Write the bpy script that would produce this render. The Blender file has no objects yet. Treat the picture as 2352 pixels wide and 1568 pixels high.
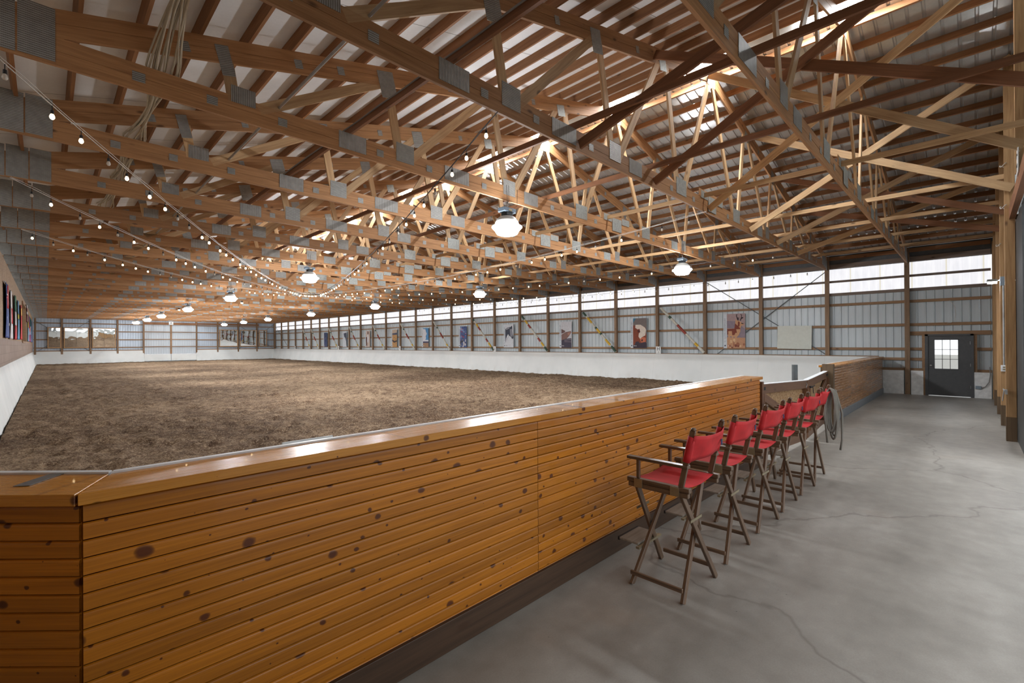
import bpy, bmesh, math, random
import numpy as np
from mathutils import Matrix, Vector
random.seed(7)
SC = bpy.context.scene
COL = SC.collection
BAY = 2.4384
Y0 = 1.6766            # first truss / post line
CX = 10.45             # centre line of the barn
XW = 22.07             # long clerestory wall (post line)
XL = -0.95             # flag wall (inner face)
YE = Y0 + 27 * BAY     # far end wall
YN = -0.45             # near end wall (inner face of posts)
ORD = ['first', 'second', 'third', 'fourth', 'fifth', 'sixth', 'seventh', 'eighth', 'ninth', 'tenth', 'eleventh',
       'twelfth', 'thirteenth', 'fourteenth', 'fifteenth', 'sixteenth', 'seventeenth', 'eighteenth', 'nineteenth',
       'twentieth', 'twenty-first', 'twenty-second', 'twenty-third', 'twenty-fourth', 'twenty-fifth', 'twenty-sixth',
       'twenty-seventh', 'twenty-eighth', 'twenty-ninth', 'thirtieth']

def srgb(r, g, b):
    f = lambda c: (c / 255 / 12.92) if c / 255 <= 0.04045 else ((c / 255 + 0.055) / 1.055) ** 2.4
    return (f(r), f(g), f(b), 1.0)

# ------------------------------------------------------------------ mesh builder
class MB:
    def __init__(s):
        s.v = []; s.f = []; s.mi = []; s.m = 0
    def add(s, vs, fs):
        n = len(s.v); s.v += [tuple(p) for p in vs]
        for f in fs:
            s.f.append(tuple(i + n for i in f)); s.mi.append(s.m)
        return s
    def box(s, x0, x1, y0, y1, z0, z1, M=None):
        vs = [(x, y, z) for x in (x0, x1) for y in (y0, y1) for z in (z0, z1)]
        if M is not None: vs = [M @ Vector(p) for p in vs]
        return s.add(vs, [(0, 1, 3, 2), (4, 6, 7, 5), (0, 4, 5, 1), (2, 3, 7, 6), (0, 2, 6, 4), (1, 5, 7, 3)])
    def beam(s, p0, p1, w, t, up=(0, 0, 1)):
        M, L = frame(p0, p1, up)
        return s.box(0, L, -t / 2, t / 2, -w / 2, w / 2, M)
    def tube(s, pts, r, n=8, cap=True):
        pts = [Vector(p) for p in pts]; k = len(pts); vs = []; prev = None
        for i, p in enumerate(pts):
            d = (pts[min(i + 1, k - 1)] - pts[max(i - 1, 0)]).normalized()
            a = prev if prev is not None else (Vector((0, 0, 1)) if abs(d.z) < 0.9 else Vector((1, 0, 0)))
            u = (a - d * a.dot(d)).normalized(); w = d.cross(u); prev = u
            rr = r[i] if isinstance(r, (list, tuple)) else r
            vs += [p + (u * math.cos(2 * math.pi * j / n) + w * math.sin(2 * math.pi * j / n)) * rr for j in range(n)]
        fs = [(i * n + j, i * n + (j + 1) % n, (i + 1) * n + (j + 1) % n, (i + 1) * n + j) for i in range(k - 1) for j in range(n)]
        if cap: fs += [tuple(range(n - 1, -1, -1)), tuple((k - 1) * n + j for j in range(n))]
        return s.add(vs, fs)
    def lathe(s, prof, n=24, c=(0, 0, 0)):
        k = len(prof)
        vs = [(c[0] + r * math.cos(2 * math.pi * j / n), c[1] + r * math.sin(2 * math.pi * j / n), c[2] + z) for r, z in prof for j in range(n)]
        fs = [(i * n + j, i * n + (j + 1) % n, (i + 1) * n + (j + 1) % n, (i + 1) * n + j) for i in range(k - 1) for j in range(n)]
        return s.add(vs, fs)
    def prism(s, poly, M, t):
        """poly in local x,y extruded along local z by t"""
        n = len(poly)
        vs = [M @ Vector((x, y, 0)) for x, y in poly] + [M @ Vector((x, y, t)) for x, y in poly]
        fs = [tuple(range(n - 1, -1, -1)), tuple(range(n, 2 * n))] + [(i, (i + 1) % n, n + (i + 1) % n, n + i) for i in range(n)]
        return s.add(vs, fs)
    def grid(s, fn, nu, nv):
        vs = [fn(i / nu, j / nv) for i in range(nu + 1) for j in range(nv + 1)]
        fs = [(i * (nv + 1) + j, (i + 1) * (nv + 1) + j, (i + 1) * (nv + 1) + j + 1, i * (nv + 1) + j + 1) for i in range(nu) for j in range(nv)]
        return s.add(vs, fs)

def frame(p0, p1, up=(0, 0, 1)):
    p0 = Vector(p0); p1 = Vector(p1); d = p1 - p0; L = d.length; x = d.normalized(); u = Vector(up)
    if abs(x.dot(u)) > 0.999: u = Vector((0, 1, 0))
    z = (u - x * x.dot(u)).normalized(); y = z.cross(x)
    M = Matrix(((x.x, y.x, z.x, p0.x), (x.y, y.y, z.y, p0.y), (x.z, y.z, z.z, p0.z), (0, 0, 0, 1)))
    return M, L

WM = {}                                                    # world matrices of the objects built so far
def wm(o): return WM.get(o.name, Matrix.Identity(4))
def obj(name, mb, mat, parent=None, M=None, smooth=False, bevel=0):
    """mb holds coordinates local to M (world matrix of the object)"""
    me = bpy.data.meshes.new(name)
    me.from_pydata(mb.v, [], mb.f)
    mats = mat if isinstance(mat, (list, tuple)) else [mat]
    for m in mats: me.materials.append(m)
    if len(mats) > 1: me.polygons.foreach_set('material_index', mb.mi)
    bm = bmesh.new(); bm.from_mesh(me); bmesh.ops.recalc_face_normals(bm, faces=bm.faces)
    if bevel:
        bmesh.ops.bevel(bm, geom=list(bm.edges), offset=bevel, segments=1, affect='EDGES', profile=0.5)
    bm.to_mesh(me); bm.free()
    if smooth: me.polygons.foreach_set('use_smooth', [True] * len(me.polygons))
    o = bpy.data.objects.new(name, me); COL.objects.link(o)
    return place(o, parent, M)
def place(o, parent=None, M=None):
    M = M if M is not None else (wm(parent).copy() if parent else Matrix.Identity(4))
    if parent:
        o.parent = parent; o.matrix_basis = wm(parent).inverted() @ M
    else:
        o.matrix_basis = M
    WM[o.name] = M
    return o
def T(x, y, z): return Matrix.Translation((x, y, z))
def tag(o, label=None, cat=None, group=None, kind=None):
    if label: o['label'] = label
    if cat: o['category'] = cat
    if group: o['group'] = group
    if kind: o['kind'] = kind
    return o
def empty(name, loc, label=None, cat=None, group=None, rz=0, kind=None):
    o = bpy.data.objects.new(name, None); COL.objects.link(o); o.empty_display_size = 0.1
    place(o, None, T(*loc) @ Matrix.Rotation(rz, 4, 'Z'))
    return tag(o, label, cat, group, kind)
def board(name, p0, p1, w, t, mat, parent=None, up=(0, 0, 1), bevel=0.0):
    M, L = frame(p0, p1, up)
    return obj(name, MB().box(0, L, -t / 2, t / 2, -w / 2, w / 2), mat, parent, M, bevel=bevel)
def copy_tree(o, M, parent=None):
    c = o.copy(); COL.objects.link(c)
    kids = list(o.children)
    if parent is None:
        place(c, None, M)
    else:
        c.parent = parent; WM[c.name] = wm(parent) @ c.matrix_basis
    for k in kids: copy_tree(k, None, c)
    return c
def text_obj(name, body, mat, parent, M, size, ext=0.002):
    cu = bpy.data.curves.new(name, 'FONT'); cu.body = body; cu.size = size; cu.extrude = ext
    cu.align_x = 'CENTER'; cu.align_y = 'CENTER'
    tmp = bpy.data.objects.new(name + '_c', cu); COL.objects.link(tmp)
    dg = bpy.context.evaluated_depsgraph_get()
    me = bpy.data.meshes.new_from_object(tmp.evaluated_get(dg)); bpy.data.objects.remove(tmp)
    me.materials.clear(); me.materials.append(mat)
    o = bpy.data.objects.new(name, me); COL.objects.link(o)
    return place(o, parent, M)

# ------------------------------------------------------------------ materials
class NT:
    def __init__(s, name):
        s.m = bpy.data.materials.new(name); s.m.use_nodes = True; s.t = s.m.node_tree; s.t.nodes.clear()
    def n(s, typ, **kw):
        nd = s.t.nodes.new(typ)
        for k, v in kw.items():
            if k.startswith('i_'):
                key = k[2:]
                nd.inputs[int(key) if key.isdigit() else key.replace('_', ' ')].default_value = v
            else: setattr(nd, k, v)
        return nd
    def l(s, a, b): s.t.links.new(a, b)
    def math(s, op, a, b=None, c=None):
        nd = s.n('ShaderNodeMath', operation=op)
        for i, x in enumerate((a, b, c)):
            if x is None: continue
            if isinstance(x, (int, float)): nd.inputs[i].default_value = x
            else: s.l(x, nd.inputs[i])
        return nd.outputs[0]
    def ramp(s, fac, stops, interp='LINEAR'):
        nd = s.n('ShaderNodeValToRGB'); nd.color_ramp.interpolation = interp
        e = nd.color_ramp.elements
        while len(e) < len(stops): e.new(0.5)
        for i, (p, c) in enumerate(stops):
            e[i].position = p; e[i].color = c if len(c) == 4 else (*c, 1)
        s.l(fac, nd.inputs[0]); return nd.outputs[0]
    def mix(s, fac, a, b, typ='MIX'):
        nd = s.n('ShaderNodeMix', data_type='RGBA', blend_type=typ)
        for x, i in ((fac, 0), (a, 6), (b, 7)):
            if isinstance(x, (int, float)): nd.inputs[i].default_value = x
            elif isinstance(x, tuple): nd.inputs[i].default_value = x if len(x) == 4 else (*x, 1)
            else: s.l(x, nd.inputs[i])
        return nd.outputs[2]
    def coord(s, kind='Object', scale=(1, 1, 1), rnd=0.0):
        c = s.n('ShaderNodeTexCoord').outputs[kind]
        if rnd:
            oi = s.n('ShaderNodeObjectInfo')
            v = s.n('ShaderNodeVectorMath', operation='ADD'); s.l(c, v.inputs[0])
            sc = s.math('MULTIPLY', oi.outputs['Random'], rnd); s.l(sc, v.inputs[1]); c = v.outputs[0]
        if scale != (1, 1, 1):
            v = s.n('ShaderNodeVectorMath', operation='MULTIPLY'); s.l(c, v.inputs[0]); v.inputs[1].default_value = scale; c = v.outputs[0]
        return c
    def noise(s, vec, scale=5, detail=3, rough=0.55, dist=0):
        nd = s.n('ShaderNodeTexNoise', i_Scale=scale, i_Detail=detail, i_Roughness=rough, i_Distortion=dist); s.l(vec, nd.inputs['Vector']); return nd.outputs[0]
    def bump(s, h, strength=0.3, dist=0.01):
        nd = s.n('ShaderNodeBump', i_Strength=strength, i_Distance=dist); s.l(h, nd.inputs['Height']); return nd.outputs[0]
    def out(s, base=None, rough=0.6, metal=0.0, normal=None, spec=0.5, coat=0.0, emis=None, estr=0.0, trans=0.0):
        b = s.n('ShaderNodeBsdfPrincipled'); o = s.n('ShaderNodeOutputMaterial'); s.l(b.outputs[0], o.inputs[0])
        for key, x in (('Base Color', base), ('Roughness', rough), ('Metallic', metal), ('Specular IOR Level', spec), ('Coat Weight', coat), ('Emission Color', emis), ('Emission Strength', estr), ('Transmission Weight', trans)):
            if x is None: continue
            if isinstance(x, (int, float)): b.inputs[key].default_value = x
            elif isinstance(x, tuple): b.inputs[key].default_value = x if len(x) == 4 else (*x, 1)
            else: s.l(x, b.inputs[key])
        if normal is not None: s.l(normal, b.inputs['Normal'])
        return s.m
def plain(name, col, rough=0.6, metal=0.0, spec=0.5, coat=0.0, var=0.06):
    t = NT(name); c = t.coord(rnd=11.0); f = t.noise(c, 9, 3)
    d = tuple(x * (1 - var * 2) for x in col[:3]); b = tuple(min(1, x * (1 + var * 2)) for x in col[:3])
    return t.out(t.ramp(f, [(0.3, d), (0.7, b)]), rough, metal, spec=spec, coat=coat)
def emit(name, col, strength, sample=True):
    t = NT(name); e = t.n('ShaderNodeEmission'); e.inputs[0].default_value = col if len(col) == 4 else (*col, 1); e.inputs[1].default_value = strength
    o = t.n('ShaderNodeOutputMaterial'); t.l(e.outputs[0], o.inputs[0])
    if not sample: t.m.cycles.emission_sampling = 'NONE'
    return t.m
def wood(name, lo, hi, knot=(0.06, 0.025, 0.01), axis=0, rough=0.65, tone=0.35, fine=1.0, coat=0.0, kn=True):
    """lo/hi linear colours; grain along the given local axis, tone varies from object to object"""
    t = NT(name)
    sc = [9.0 * fine] * 3; sc[axis] = 0.55 * fine
    c = t.coord(rnd=53.0)
    v = t.n('ShaderNodeVectorMath', operation='MULTIPLY'); t.l(c, v.inputs[0]); v.inputs[1].default_value = sc
    g = t.noise(v.outputs[0], 2.2, 4, 0.6, 0.8)
    sc2 = [60.0 * fine] * 3; sc2[axis] = 1.6 * fine
    v2 = t.n('ShaderNodeVectorMath', operation='MULTIPLY'); t.l(c, v2.inputs[0]); v2.inputs[1].default_value = sc2
    g2 = t.noise(v2.outputs[0], 2.0, 2)
    f = t.math('ADD', t.math('MULTIPLY', g, 0.7), t.math('MULTIPLY', g2, 0.3))
    col = t.ramp(f, [(0.3, lo), (0.68, hi)])
    if kn:
        sk = [4.0] * 3; sk[axis] = 1.7
        v3 = t.n('ShaderNodeVectorMath', operation='MULTIPLY'); t.l(c, v3.inputs[0]); v3.inputs[1].default_value = sk
        vo = t.n('ShaderNodeTexVoronoi', i_Scale=1.0); t.l(v3.outputs[0], vo.inputs['Vector'])
        k = t.ramp(vo.outputs['Distance'], [(0.05, (1, 1, 1)), (0.12, (0, 0, 0))])
        col = t.mix(t.math('MULTIPLY', k, 0.75), col, knot)
    oi = t.n('ShaderNodeObjectInfo')
    tn = t.math('ADD', t.math('MULTIPLY', oi.outputs['Random'], tone), 1 - tone / 2)
    hs = t.n('ShaderNodeHueSaturation'); t.l(col, hs.inputs['Color']); t.l(tn, hs.inputs['Value'])
    hs.inputs['Saturation'].default_value = 1.0
    return t.out(hs.outputs[0], rough, normal=t.bump(f, 0.15, 0.004), coat=coat)

W_TRUSS = wood('truss_wood', (0.26, 0.12, 0.047), (0.48, 0.255, 0.112))
W_WEB = wood('web_wood', (0.36, 0.21, 0.10), (0.62, 0.42, 0.23), tone=0.5)
W_PURLIN = wood('purlin_wood', (0.20, 0.085, 0.033), (0.36, 0.17, 0.07), tone=0.35)
W_BRACE = wood('brace_wood', (0.36, 0.21, 0.10), (0.60, 0.41, 0.22), tone=0.45)
W_BRACE_D = wood('brown_or_backlit_wood', (0.17, 0.07, 0.03), (0.29, 0.125, 0.055), tone=0.2)  # own brown of header and gable braces; back-lit shade on bracing boards
W_POST = wood('post_wood', (0.15, 0.09, 0.05), (0.30, 0.19, 0.11), axis=2, tone=0.2)
W_NPOST = wood('near_post_wood', (0.25, 0.13, 0.05), (0.46, 0.28, 0.13), axis=2, tone=0.15)
W_TREAT = wood('treated_wood', (0.075, 0.045, 0.022), (0.15, 0.095, 0.05), axis=2, tone=0.1)
W_GIRT = wood('girt_wood', (0.21, 0.115, 0.055), (0.36, 0.22, 0.12), tone=0.2)
W_GREY = wood('grey_header_wood', (0.13, 0.10, 0.085), (0.26, 0.20, 0.16), tone=0.2)
W_CHAIR = wood('chair_wood', (0.065, 0.036, 0.021), (0.19, 0.115, 0.068), rough=0.38, tone=0.15, fine=2.0, kn=False)
W_FRAME = wood('mirror_frame_wood', (0.38, 0.21, 0.09), (0.55, 0.33, 0.16), tone=0.1, kn=False)
W_BASE = wood('dark_baseboard_wood', (0.040, 0.020, 0.010), (0.095, 0.050, 0.026), rough=0.5, tone=0.1)
W_GATE = wood('gate_wood', (0.10, 0.045, 0.022), (0.21, 0.10, 0.05), rough=0.35, tone=0.15)

def m_pine(name, lo, hi, rough, coat):
    """varnished tongue and groove boards, local x along the boards, z up, 66 mm pitch"""
    t = NT(name); P = 0.0667
    tc = t.n('ShaderNodeTexCoord').outputs['Object']
    sp = t.n('ShaderNodeSeparateXYZ'); t.l(tc, sp.inputs[0])
    bi = t.math('FLOOR', t.math('DIVIDE', sp.outputs[2], P))
    pi_ = t.math('FLOOR', t.math('DIVIDE', t.math('SUBTRACT', sp.outputs[0], 2.552), 2.62))
    wn = t.n('ShaderNodeTexWhiteNoise', noise_dimensions='2D'); cb = t.n('ShaderNodeCombineXYZ'); t.l(bi, cb.inputs[0]); t.l(pi_, cb.inputs[1]); t.l(cb.outputs[0], wn.inputs[0])
    off = t.n('ShaderNodeVectorMath', operation='SCALE'); t.l(wn.outputs['Color'], off.inputs[0]); off.inputs['Scale'].default_value = 40
    ad = t.n('ShaderNodeVectorMath', operation='ADD'); t.l(tc, ad.inputs[0]); t.l(off.outputs[0], ad.inputs[1])
    def sv(x, y, z):
        m = t.n('ShaderNodeVectorMath', operation='MULTIPLY'); t.l(ad.outputs[0], m.inputs[0]); m.inputs[1].default_value = (x, y, z); return m.outputs[0]
    g = t.noise(sv(0.8, 14, 22), 1.6, 4, 0.6, 1.2)
    g2 = t.noise(sv(1.2, 60, 90), 2, 2)
    f = t.math('ADD', t.math('MULTIPLY', g, 0.65), t.math('MULTIPLY', g2, 0.35))
    col = t.ramp(f, [(0.28, lo), (0.72, hi)])
    vo = t.n('ShaderNodeTexVoronoi', i_Scale=1.0, voronoi_dimensions='2D')
    c2 = t.n('ShaderNodeCombineXYZ'); sp2 = t.n('ShaderNodeSeparateXYZ'); t.l(ad.outputs[0], sp2.inputs[0])
    wob = t.noise(sv(14, 0, 14), 1.0, 2)
    zl = t.math('FRACT', t.math('DIVIDE', sp.outputs[2], P))
    t.l(t.math('ADD', t.math('MULTIPLY', sp2.outputs[0], 6.2), t.math('MULTIPLY', wob, 0.22)), c2.inputs[0]); t.l(t.math('ADD', t.math('ADD', t.math('MULTIPLY', zl, 0.5), 0.25), bi), c2.inputs[1])
    t.l(c2.outputs[0], vo.inputs['Vector'])
    scol = t.n('ShaderNodeSeparateColor'); t.l(vo.outputs['Color'], scol.inputs[0])
    rad = t.math('MULTIPLY', t.math('POWER', scol.outputs[0], 2.4), 0.21)
    d = t.math('DIVIDE', vo.outputs['Distance'], t.math('ADD', rad, 0.012))
    halo = t.ramp(d, [(0.75, (1, 1, 1)), (2.1, (0, 0, 0))]); core = t.ramp(d, [(0.55, (1, 1, 1)), (0.95, (0, 0, 0))])
    col = t.mix(t.math('MULTIPLY', halo, 0.55), col, tuple(x * 0.42 for x in lo))
    col = t.mix(t.math('MULTIPLY', core, 0.88), col, (0.085, 0.018, 0.005))
    tone = t.math('ADD', t.math('MULTIPLY', wn.outputs['Value'], 0.34), 0.83)
    hs = t.n('ShaderNodeHueSaturation'); t.l(col, hs.inputs['Color']); t.l(tone, hs.inputs['Value'])
    rv = t.math('ADD', t.math('MULTIPLY', g2, 0.12), rough)
    b = t.n('ShaderNodeBump', i_Strength=0.06, i_Distance=0.003); t.l(f, b.inputs['Height'])
    return t.out(hs.outputs[0], rv, normal=b.outputs[0], coat=coat, spec=0.4)
M_PINE = m_pine('varnished_pine', (0.33, 0.105, 0.006), (0.60, 0.215, 0.014), 0.28, 0.2)
M_CAP = m_pine('glossy_pine_cap', (0.42, 0.16, 0.02), (0.64, 0.28, 0.04), 0.22, 0.25)
M_PINE2 = m_pine('glossy_pine', (0.34, 0.15, 0.055), (0.54, 0.28, 0.12), 0.20, 0.25)

def m_metal_wall(name, col, rough, metal, dirt):
    t = NT(name); c = t.coord('Object', (0.9, 0.9, 0.5)); f = t.noise(c, 1.2, 4, 0.6)
    c2 = t.coord('Object', (18, 18, 1.0)); f2 = t.noise(c2, 1.0, 3)
    ff = t.math('ADD', t.math('MULTIPLY', f, 0.6), t.math('MULTIPLY', f2, 0.4))
    return t.out(t.ramp(ff, [(0.3, tuple(x * (1 - dirt) for x in col)), (0.65, col)]), rough, metal)
M_WALL = m_metal_wall('blue_grey_steel_siding', (0.56, 0.625, 0.655), 0.45, 0.12, 0.16)
M_ENDWALL = m_metal_wall('pale_blue_steel_siding', (0.47, 0.54, 0.62), 0.42, 0.25, 0.10)
M_ROOF_R = m_metal_wall('galvanised_roof_sheet', (0.66, 0.66, 0.645), 0.22, 0.62, 0.15)
M_DOORMETAL = m_metal_wall('light_door_sheet', (0.55, 0.61, 0.66), 0.45, 0.1, 0.08)
def m_roof_left():
    t = NT('white_roof_liner'); c = t.coord('Object', (1, 1, 1)); f = t.noise(c, 0.8, 4, 0.6); f2 = t.noise(c, 30, 2)
    sp = t.n('ShaderNodeSeparateXYZ'); t.l(c, sp.inputs[0])
    seam = t.math('LESS_THAN', t.math('FRACT', t.math('DIVIDE', sp.outputs[1], 1.83)), 0.006)
    ff = t.math('ADD', t.math('MULTIPLY', f, 0.8), t.math('MULTIPLY', f2, 0.2))
    col = t.mix(seam, t.ramp(ff, [(0.3, (0.70, 0.70, 0.69)), (0.65, (0.84, 0.84, 0.84))]), (0.25, 0.24, 0.23))
    return t.out(col, 0.6)
M_ROOF_L = m_roof_left()
def m_plate():
    t = NT('galvanised_gusset_steel'); c = t.coord('Object'); sp = t.n('ShaderNodeSeparateXYZ'); t.l(c, sp.inputs[0])
    s = t.math('SINE', t.math('MULTIPLY', sp.outputs[0], 2 * math.pi / 0.021))
    s2 = t.math('SINE', t.math('MULTIPLY', sp.outputs[2], 2 * math.pi / 0.012))
    slot = t.math('MULTIPLY', t.math('GREATER_THAN', s, 0.35), t.math('ADD', t.math('MULTIPLY', t.math('GREATER_THAN', s2, -0.3), 0.45), 0.55))
    n = t.noise(t.coord('Object', rnd=9.0), 14, 4)
    base = t.ramp(n, [(0.3, (0.31, 0.315, 0.305)), (0.7, (0.40, 0.405, 0.39))])
    col = t.mix(t.math('MULTIPLY', slot, 0.78), base, (0.085, 0.060, 0.042))
    return t.out(col, 0.5, 0.35, normal=t.bump(s, 0.35, 0.004))
M_PLATE = m_plate()
def m_flatplate():
    t = NT('smooth_galvanised_steel'); n = t.noise(t.coord('Object', rnd=9.0), 22, 4)
    return t.out(t.ramp(n, [(0.3, (0.27, 0.29, 0.285)), (0.7, (0.40, 0.42, 0.405))]), 0.5, 0.3)
M_FLAT = m_flatplate()
def m_osb(name, lo, hi):
    t = NT(name); c = t.coord('Object', (1, 1, 1)); v = t.n('ShaderNodeTexVoronoi', i_Scale=22.0); 
    st = t.coord('Object', (1, 1, 2.2)); t.l(st, v.inputs['Vector'])
    sc = t.n('ShaderNodeSeparateColor'); t.l(v.outputs['Color'], sc.inputs[0])
    n = t.noise(c, 1.2, 4)
    f = t.math('ADD', t.math('MULTIPLY', sc.outputs[0], 0.45), t.math('MULTIPLY', n, 0.55))
    col = t.ramp(f, [(0.25, lo), (0.75, hi)])
    dk = t.math('GREATER_THAN', sc.outputs[1], 0.93)
    return t.out(t.mix(t.math('MULTIPLY', dk, 0.55), col, tuple(x * 0.3 for x in lo)), 0.75)
M_OSB = m_osb('osb_sheet', (0.33, 0.21, 0.12), (0.50, 0.35, 0.21))
M_OSB2 = m_osb('gate_osb', (0.26, 0.14, 0.06), (0.42, 0.27, 0.14))
def m_brownboards():
    t = NT('stained_osb_boards'); c = t.coord('Object'); n = t.noise(c, 2.5, 4)
    b = t.n('ShaderNodeTexBrick', offset=0.5, i_Scale=1.0); b.inputs['Mortar Size'].default_value = 0.006; b.inputs['Brick Width'].default_value = 2.4; b.inputs['Row Height'].default_value = 0.28
    sp = t.n('ShaderNodeSeparateXYZ'); t.l(c, sp.inputs[0]); cb = t.n('ShaderNodeCombineXYZ'); t.l(sp.outputs[1], cb.inputs[0]); t.l(sp.outputs[2], cb.inputs[1]); t.l(cb.outputs[0], b.inputs['Vector'])
    b.inputs['Color1'].default_value = (0.33, 0.235, 0.185, 1); b.inputs['Color2'].default_value = (0.27, 0.185, 0.145, 1); b.inputs['Mortar'].default_value = (0.12, 0.08, 0.06, 1)
    return t.out(t.mix(0.3, b.outputs[0], t.ramp(n, [(0.3, (0.22, 0.15, 0.115)), (0.7, (0.40, 0.30, 0.24))])), 0.7)
M_BROWN = m_brownboards()
def m_kick():
    t = NT('white_kickboard_paint'); c = t.coord('Object'); n = t.noise(c, 0.7, 4); sp = t.n('ShaderNodeSeparateXYZ'); t.l(c, sp.inputs[0])
    n2 = t.noise(t.coord('Object', (2.5, 2.5, 0.5)), 1.2, 4)
    low = t.ramp(sp.outputs[2], [(0.05, (1, 1, 1)), (0.45, (0, 0, 0))])
    scuff = t.math('MULTIPLY', low, t.ramp(n2, [(0.5, (0, 0, 0)), (0.75, (1, 1, 1))]))
    seam = t.math('LESS_THAN', t.math('FRACT', t.math('DIVIDE', t.math('ADD', sp.outputs[1], 0.7), 2.44)), 0.004)
    col = t.ramp(n, [(0.3, (0.68, 0.71, 0.70)), (0.7, (0.78, 0.80, 0.785))])
    col = t.mix(t.math('MULTIPLY', scuff, 0.35), col, (0.42, 0.36, 0.28)); col = t.mix(t.math('MULTIPLY', seam, 0.35), col, (0.45, 0.46, 0.45))
    return t.out(col, 0.55)
M_KICK = m_kick()
def m_concrete():
    t = NT('aisle_concrete'); c = t.coord('Object'); n = t.noise(c, 0.55, 5, 0.6); n2 = t.noise(c, 5, 4); n3 = t.noise(c, 90, 2)
    st = t.noise(t.coord('Object', (0.4, 1.6, 1)), 0.9, 4, 0.6)
    f = t.math('ADD', t.math('ADD', t.math('MULTIPLY', n, 0.45), t.math('MULTIPLY', n2, 0.2)), t.math('ADD', t.math('MULTIPLY', st, 0.25), t.math('MULTIPLY', n3, 0.1)))
    col = t.ramp(f, [(0.32, (0.17, 0.155, 0.135)), (0.5, (0.29, 0.27, 0.24)), (0.66, (0.43, 0.41, 0.375))])
    rust = t.ramp(t.noise(c, 0.8, 3), [(0.62, (0, 0, 0)), (0.8, (1, 1, 1))]); col = t.mix(t.math('MULTIPLY', rust, 0.25), col, (0.42, 0.27, 0.16))
    wv = t.n('ShaderNodeVectorMath', operation='ADD'); t.l(c, wv.inputs[0])
    nw = t.n('ShaderNodeTexNoise', i_Scale=1.3, i_Detail=4); t.l(c, nw.inputs['Vector']); sc = t.n('ShaderNodeVectorMath', operation='SCALE'); t.l(nw.outputs['Color'], sc.inputs[0]); sc.inputs['Scale'].default_value = 0.7; t.l(sc.outputs[0], wv.inputs[1])
    v = t.n('ShaderNodeTexVoronoi', feature='DISTANCE_TO_EDGE', i_Scale=0.19); t.l(wv.outputs[0], v.inputs['Vector'])
    cr = t.ramp(v.outputs['Distance'], [(0.0, (1, 1, 1)), (0.0022, (0, 0, 0))]); col = t.mix(t.math('MULTIPLY', cr, 0.55), col, (0.13, 0.115, 0.10))
    sk = t.n('ShaderNodeTexVoronoi', i_Scale=6.0); t.l(c, sk.inputs['Vector']); sp = t.n('ShaderNodeSeparateColor'); t.l(sk.outputs['Color'], sp.inputs[0])
    dot = t.math('MULTIPLY', t.math('LESS_THAN', sk.outputs['Distance'], 0.03), t.math('GREATER_THAN', sp.outputs[0], 0.72)); col = t.mix(t.math('MULTIPLY', dot, 0.7), col, (0.07, 0.06, 0.05))
    return t.out(col, t.math('ADD', t.math('MULTIPLY', n, 0.25), 0.32), normal=t.bump(n2, 0.08, 0.004), spec=0.4)
M_CONC = m_concrete()
def m_sand():
    t = NT('arena_footing'); c = t.coord('Object'); n = t.noise(c, 0.16, 4, 0.6); n2 = t.noise(c, 2.6, 5, 0.65); n3 = t.noise(c, 28, 4, 0.7)
    n4 = t.noise(c, 7.0, 4, 0.65)
    f = t.math('ADD', t.math('ADD', t.math('MULTIPLY', n, 0.28), t.math('MULTIPLY', n2, 0.22)), t.math('ADD', t.math('MULTIPLY', n4, 0.28), t.math('MULTIPLY', n3, 0.22)))
    col = t.ramp(f, [(0.42, (0.062, 0.035, 0.020)), (0.5, (0.165, 0.108, 0.066)), (0.58, (0.315, 0.225, 0.145))])  # strong dark-light contrast stands in for missing shading of clods and pits
    v = t.n('ShaderNodeTexVoronoi', i_Scale=55.0); t.l(c, v.inputs['Vector']); sp = t.n('ShaderNodeSeparateColor'); t.l(v.outputs['Color'], sp.inputs[0])
    col = t.mix(t.math('MULTIPLY', t.math('GREATER_THAN', sp.outputs[0], 0.9), 0.55), col, (0.42, 0.33, 0.23))
    col = t.mix(t.math('MULTIPLY', t.math('LESS_THAN', sp.outputs[0], 0.12), 0.5), col, (0.05, 0.03, 0.018))
    return t.out(col, 0.95, normal=t.bump(t.math('ADD', n3, n2), 0.8, 0.03), spec=0.1)
M_SAND = m_sand()
def m_window():
    t = NT('translucent_ribbed_panel'); c = t.coord('Object'); sp = t.n('ShaderNodeSeparateXYZ'); t.l(c, sp.inputs[0])
    rib = t.math('LESS_THAN', t.math('FRACT', t.math('DIVIDE', sp.outputs[1], 0.2286)), 0.07)
    seam = t.math('LESS_THAN', t.math('FRACT', t.math('DIVIDE', t.math('ADD', sp.outputs[1], 0.3), 0.9144)), 0.045)
    n = t.noise(t.coord('Object', (3, 3, 0.8)), 2.0, 3)
    col = t.ramp(n, [(0.3, (0.86, 0.86, 0.90)), (0.7, (0.98, 0.975, 1.0))])
    col = t.mix(t.math('MULTIPLY', rib, 0.22), col, (0.62, 0.62, 0.64)); col = t.mix(t.math('MULTIPLY', seam, 0.7), col, (0.74, 0.68, 0.50))
    return t.out((0.16, 0.16, 0.17), 0.5, emis=col, estr=WIN_STR)
M_MIRROR = None
def m_mirror():
    t = NT('mirror_glass'); n = t.noise(t.coord('Object', rnd=5.0), 0.9, 2)
    b = t.n('ShaderNodeBump', i_Strength=0.6, i_Distance=0.008); t.l(n, b.inputs['Height'])
    return t.out((0.78, 0.80, 0.80), 0.01, 1.0, normal=b.outputs[0])
M_MIRROR = m_mirror()
M_WHITE = plain('white_paint', (0.78, 0.79, 0.78), 0.5)
M_WHITEEDGE = plain('white_metal_edging', (0.78, 0.80, 0.82), 0.4)
M_BOARDWHITE = plain('cream_board', (0.60, 0.63, 0.57), 0.5, var=0.02)
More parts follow.
